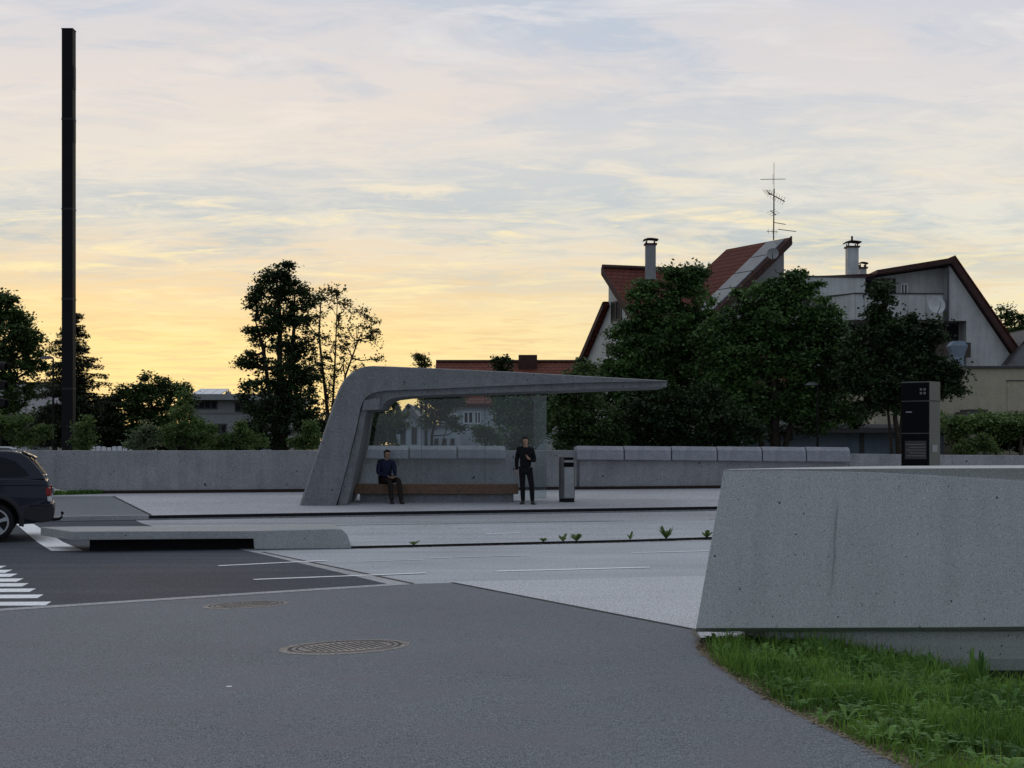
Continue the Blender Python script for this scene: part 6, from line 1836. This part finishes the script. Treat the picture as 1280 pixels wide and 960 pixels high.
tree('broadleaf_tree', 'mid-sized rounded tree between the black mast and the flat-roofed house', 58.0,
     [(195, 482, 22, 13, .6), (170, 490, 18, 14, .6), (215, 490, 18, 14, .6), (228, 487, 10, 9, .5), (160, 508, 20, 18), (190, 510, 34, 24), (222, 510, 18, 20), (170, 532, 36, 22), (215, 535, 30, 22), (140, 530, 20, 24), (140, 505, 10, 10, .5)],
     [[(188, 562), (188, 530), (190, 490)], [(188, 525), (215, 495)], [(188, 525), (168, 495)]], 'leaf_dark', BIG, leaf=0.15, clump=0.30, per=22, dens=0.8, seed=15, lobes=3, trunk_r=0.11)
for i, (lab, Y, bl, mt) in enumerate((
    ('bright green feathery shrub in front of the flat-roofed house', 44.5, [(232, 530, 20, 16), (222, 545, 24, 16), (245, 545, 22, 16), (228, 515, 10, 10, .6), (258, 548, 12, 12), (232, 500, 8, 14, .6)], 'leaf_light'),
    ('silvery green shrub directly right of the rounded tree base', 44.0, [(180, 548, 14, 14), (184, 538, 8, 10), (172, 556, 10, 8)], 'leaf_silver'),
    ('upright green shrub just right of the black mast foot', 44.0, [(104, 540, 10, 14), (104, 552, 12, 12), (108, 528, 6, 8, .7)], 'leaf_light'),
    ('low dark green shrub below the window of the flat-roofed house', 45.0, [(290, 552, 16, 12), (306, 542, 8, 16, .6), (275, 555, 12, 8), (318, 552, 10, 10), (300, 533, 4, 8, .4)], 'leaf_light'),
    ('yellowish green shrub above the car roof', 46.0, [(16, 535, 20, 16), (45, 545, 20, 10), (-10, 530, 24, 22), (30, 550, 14, 8)], 'leaf_light'),
    ('green shrub half hidden behind the shelter leg', 45.0, [(378, 552, 12, 10), (392, 548, 10, 14), (388, 535, 5, 8, .5)], 'leaf_light'),
    ('dark bush filling the gap between conifer and rounded tree', 60.0, [(128, 525, 20, 22), (118, 545, 26, 18), (142, 545, 20, 18), (60, 538, 24, 22), (85, 545, 24, 18), (165, 550, 30, 14), (205, 550, 30, 14), (240, 554, 30, 12), (275, 556, 30, 9), (310, 556, 24, 9), (20, 548, 30, 14)], 'leaf_deep'),
    )):
    tree('leafy_shrub', lab, Y, bl, [[(bl[0][0], 562), (bl[0][0], bl[0][1])]], mt, 'shrubs behind the boundary wall', leaf=0.10 if mt != 'leaf_deep' else 0.16, clump=0.22, per=26, seed=40 + i, cat='shrub', trunk_r=0.035, bias=0.9, lobes=2)
# seen through and around the shelter glass
for i, (nm, lab, Y, bl, st, mt, lf, cat) in enumerate((
    ('broadleaf_tree', 'dark tree filling the left third of the shelter glass', 50.0, [(470, 515, 28, 26), (496, 524, 14, 10, .6), (460, 535, 26, 24), (480, 540, 24, 16, .8)], [[(470, 562), (472, 520)]], 'leaf_dark', 0.16, 'tree'),
    ('broadleaf_tree', 'young tree with a forked trunk in the middle of the shelter glass', 54.0, [(548, 505, 24, 13), (565, 500, 16, 16), (540, 522, 16, 12, .8), (566, 528, 10, 9, .7), (550, 492, 22, 9, .7), (573, 535, 6, 6, .6), (530, 498, 8, 10, .5)], [[(539, 566), (540, 545), (548, 510), (552, 495)], [(540, 545), (560, 528)]], 'leaf_dark', 0.14, 'tree'),
    ('broadleaf_tree', 'leafy green tree behind the right end of the shelter glass', 50.5, [(650, 500, 30, 18), (640, 520, 24, 16), (665, 525, 24, 22), (650, 545, 30, 20), (628, 498, 16, 10, .7), (680, 500, 16, 18)], [[(655, 564), (655, 520)]], 'leaf_maple', 0.15, 'tree'),
    ('leafy_shrub', 'round shrub in front of the terraced house, seen through the glass', 48.0, [(605, 545, 16, 12), (600, 538, 10, 8), (614, 550, 12, 10)], [[(606, 564), (606, 545)]], 'leaf_dark', 0.12, 'shrub'),
    ('leafy_shrub', 'slim sapling top poking above the shelter roof against the sky', 56.0, [(527, 452, 3.4, 5, .5), (531, 458, 5, 4, .5), (524, 446, 1.6, 3, .4), (530, 470, 6, 8, .5)], [[(533, 566), (532, 500), (527, 447)]], 'leaf_olive', 0.13, 'tree'),
    ('slender_tree', 'small treetop in front of the red terraced roof', 60.0, [(619, 452, 4, 6, .8), (622, 462, 8, 6, .8), (632, 451, 3, 4, .7), (630, 464, 9, 5, .7), (624, 480, 12, 12, .8)], [[(625, 566), (624, 500), (620, 455)]], 'leaf_deep', 0.15, 'tree'),
    ('leafy_shrub', 'leafy branch tip sticking out left of the apartment house gable', 62.0, [(728, 452, 3, 2.5, .7), (735, 462, 8, 8, .8), (740, 480, 12, 12)], [[(742, 560), (738, 480), (727, 452)]], 'leaf_deep', 0.15, 'tree'),
    ('broadleaf_tree', 'distant tree behind the right slope of the apartment house', 95.0, [(1258, 395, 7, 12), (1266, 405, 12, 14), (1275, 418, 10, 12), (1288, 412, 14, 16), (1262, 425, 16, 16), (1285, 435, 18, 20)], [[(1270, 556), (1268, 440), (1262, 395)]], 'leaf_dark', 0.26, 'tree'),
    )):
    tree(nm, lab, Y, bl, st, mt, None if cat == 'shrub' else BIG, leaf=lf, clump=0.26 if Y < 90 else 0.5, per=24, seed=60 + i, cat=cat, trunk_r=0.07)
# distant mixed belt of trees along the horizon, several separate trees
for i, (x, y, w, h) in enumerate(((-70, 500, 60, 50), (70, 528, 40, 30), (420, 535, 40, 26), (480, 540, 34, 22), (1330, 500, 60, 50))):
    tree('broadleaf_tree', ('far dark tree beyond the left picture edge', 'far dark low tree behind the black mast', 'far dark tree behind the shelter leg', 'far dark tree behind the left pane of glass', 'far dark tree beyond the right picture edge')[i], 88.0,
         [(x, y, w * .7, h * .7), (x - w * .5, y + h * .4, w * .5, h * .5), (x + w * .5, y + h * .35, w * .5, h * .5)], [[(x, 556), (x, y)]], 'leaf_deep', BIG, leaf=0.3, clump=0.55, per=22, seed=90 + i, trunk_r=0.15)

def conifer(label, px_, ytop, ybase, half, Y, seed):
    rnd = np.random.default_rng(seed)
    k = Y / F
    top = P(px_, ytop, Y); zb = P(0, ybase, Y).z
    root = thing('conifer', label, 'tree', (top.x, Y, 0.45), BIG)
    mb = MB(); mb.tube([(top.x, Y, 0.35), (top.x, Y, top.z - 0.3)], [0.16, 0.02], 7)
    cs = []
    n = 18
    H = top.z - zb
    for i in range(n):
        t = (i + 0.6) / n
        z = top.z - t * H
        L = half * k * (0.10 + 0.95 * t ** 0.85)
        m = 6 + int(5 * t)
        a0 = rnd.uniform(0, 6.28)
        for j in range(m):
            a = a0 + 6.283 * j / m + rnd.uniform(-.25, .25)
            l = L * rnd.uniform(0.5, 1.2)
            d = Vector((math.cos(a), math.sin(a), 0))
            p0 = Vector((top.x, Y, z + rnd.uniform(-.22, .22)))
            pts = [p0 + d * l * s + Vector((0, 0, -0.10 * l * s + 0.02 * l * s * s)) for s in (0, .35, .7, 1.0)]
            mb.tube(pts, [0.03, 0.022, 0.014, 0.006], 3)
            sd = Vector((-d.y, d.x, 0))
            for s in np.linspace(0.12, 1.0, max(4, int(l / 0.13))):
                c = p0 + d * l * s + Vector((0, 0, -0.10 * l * s + 0.02 * l * s * s))
                w = 0.30 * l * (1 - s * 0.70) + 0.07
                for _ in range(26):
                    q = c + sd * rnd.uniform(-w, w) + d * rnd.uniform(-.08, .10) + Vector((0, 0, rnd.uniform(-.13, .03) - 0.10 * rnd.uniform() ** 2))
                    cs.append(q)
    mb.build('trunk', 'bark', root, fix=False)
    leaf_mesh('crown', np.array([tuple(c) for c in cs]), 0.5, 0.17, 'needle', root, rnd, aspect=0.3)
conifer('dark pointed conifer with drooping layered branches behind the black mast', 91, 391, 548, 66, 57.0, 5)

# vine pergola and plants on the right
def pergola():
    Y = 51.0; k = Y / F
    X = lambda x: P(x, 0, Y).x
    z = lambda y: P(0, y, Y).z
    root = thing('pergola', 'timber pergola roofed with a thick green vine behind the right parapet wall', 'pergola', (X(1235), Y, 0.5))
    for x in (1190, 1232, 1276, 1330):
        for dy in (0, 2.6):
            mb = MB(); mb.box((X(x) - 0.05, Y + dy - 0.05, 0.45), (X(x) + 0.05, Y + dy + 0.05, z(534))); mb.build('post', 'old_wood', root)
    for dy in (0, 2.6):
        mb = MB(); mb.box((X(1183), Y + dy - 0.06, z(534)), (X(1345), Y + dy + 0.06, z(530.5))); mb.build('beam', 'old_wood', root)
    rnd = np.random.default_rng(77)
    n = 1100
    xs = rnd.uniform(X(1184), X(1345), n); ys = Y - 0.25 + rnd.uniform(0, 3.2, n)
    zs = z(531) + 0.10 + 0.16 * np.sin(xs * 2.3) * np.cos(ys * 1.7) + rnd.normal(0, 0.09, n)
    front = rnd.uniform(size=n) < 0.35
    ys = np.where(front, Y - 0.2 + rnd.normal(0, 0.12, n), ys)
    zs = np.where(front, z(531) + rnd.uniform(-0.55, 0.22, n) * (0.6 + 0.4 * np.sin(xs * 3.7)), zs)
    c = np.stack([xs, ys, zs], 1)
    rep = np.repeat(c, 14, axis=0); rep = rep + rnd.normal(size=rep.shape) * np.array([0.14, 0.14, 0.08])
    leaf_mesh('vine', rep, 0.45, 0.13, 'leaf_light', root, rnd, aspect=0.8)
pergola()
tree('leafy_shrub', 'yellow green shrub under the vine pergola', 49.0, [(1218, 558, 18, 9), (1205, 562, 12, 8), (1232, 555, 10, 9), (1244, 562, 8, 6), (1226, 549, 6, 6, .6)], [[(1220, 574), (1220, 558)]], 'leaf_light', 'shrubs behind the platform wall', leaf=0.10, clump=0.2, per=24, seed=120, cat='shrub', trunk_r=0.03, bias=0.9)
tree('dark_shrub', 'dark hedge plant under the right part of the vine pergola', 53.0, [(1262, 552, 20, 12), (1240, 550, 18, 12), (1290, 552, 26, 14), (1195, 550, 12, 10)], [[(1262, 570), (1262, 552)]], 'leaf_deep', 'shrubs behind the platform wall', leaf=0.13, clump=0.25, per=24, seed=121, cat='shrub', trunk_r=0.03)
# grey stone-like terrace roof above the vine
def terrace_roof():
    Y = 55.2
    X = lambda x: P(x, 0, Y).x
    z = lambda y: P(0, y, Y).z
    root = thing('shed', 'low shed with stepped dark roof showing above the vine', 'shed', (X(1240), Y, 0.4))
    mb = MB(); mb.box((X(1204), Y, 0.4), (X(1350), Y + 1.6, z(523))); mb.build('wall', 'render_cream', root)
    mb = MB(); mb.box((X(1200), Y - 0.2, z(523)), (X(1352), Y + 1.65, z(518.5))); mb.build('roof', 'slate', root)
    mb = MB(); mb.box((X(1207), Y + 0.1, z(518.4)), (X(1240), Y + 1.3, z(514.5))); mb.box((X(1212), Y + 0.3, z(514.4)), (X(1238), Y + 1.2, z(511.5))); mb.build('roof_stack', 'frame_dark', root)
terrace_roof()
# white slatted fence pieces glimpsed over the wall
def white_fence(x0, x1, Y, label, py=556.0):
    a, b = P(x0, 0, Y), P(x1, 0, Y)
    zt = P(0, py, Y).z
    root = thing('picket_fence', label, 'fence', (a.x, Y, 0.45), 'white fence pieces beyond the wall')
    n = max(3, int((b.x - a.x) / 0.16))
    mb = MB()
    for i in range(n):
        x = a.x + (b.x - a.x) * (i + 0.5) / n
        h = zt - random.uniform(0, 0.09)
        mb.prism([(x - 0.072, Y, 0.5), (x + 0.072, Y, 0.5), (x + 0.072, Y, h - 0.01), (x, Y, h), (x - 0.072, Y, h - 0.012)], [(x - 0.072, Y + 0.02, 0.5), (x + 0.072, Y + 0.02, 0.5), (x + 0.072, Y + 0.02, h - 0.01), (x, Y + 0.02, h), (x - 0.072, Y + 0.02, h - 0.012)])
    mb.build('pickets', 'white_metal', root)
    mb = MB()
    for zz in (0.8, zt - 0.25): mb.box((a.x, Y + 0.022, zz), (b.x, Y + 0.06, zz + 0.07))
    mb.build('rail', 'white_metal', root)
white_fence(113, 166, 47.5, 'white picket fence glimpsed over the wall right of the black mast', 556.2)
white_fence(18, 37, 47.0, 'short white fence piece glimpsed above the car roof', 555.0)
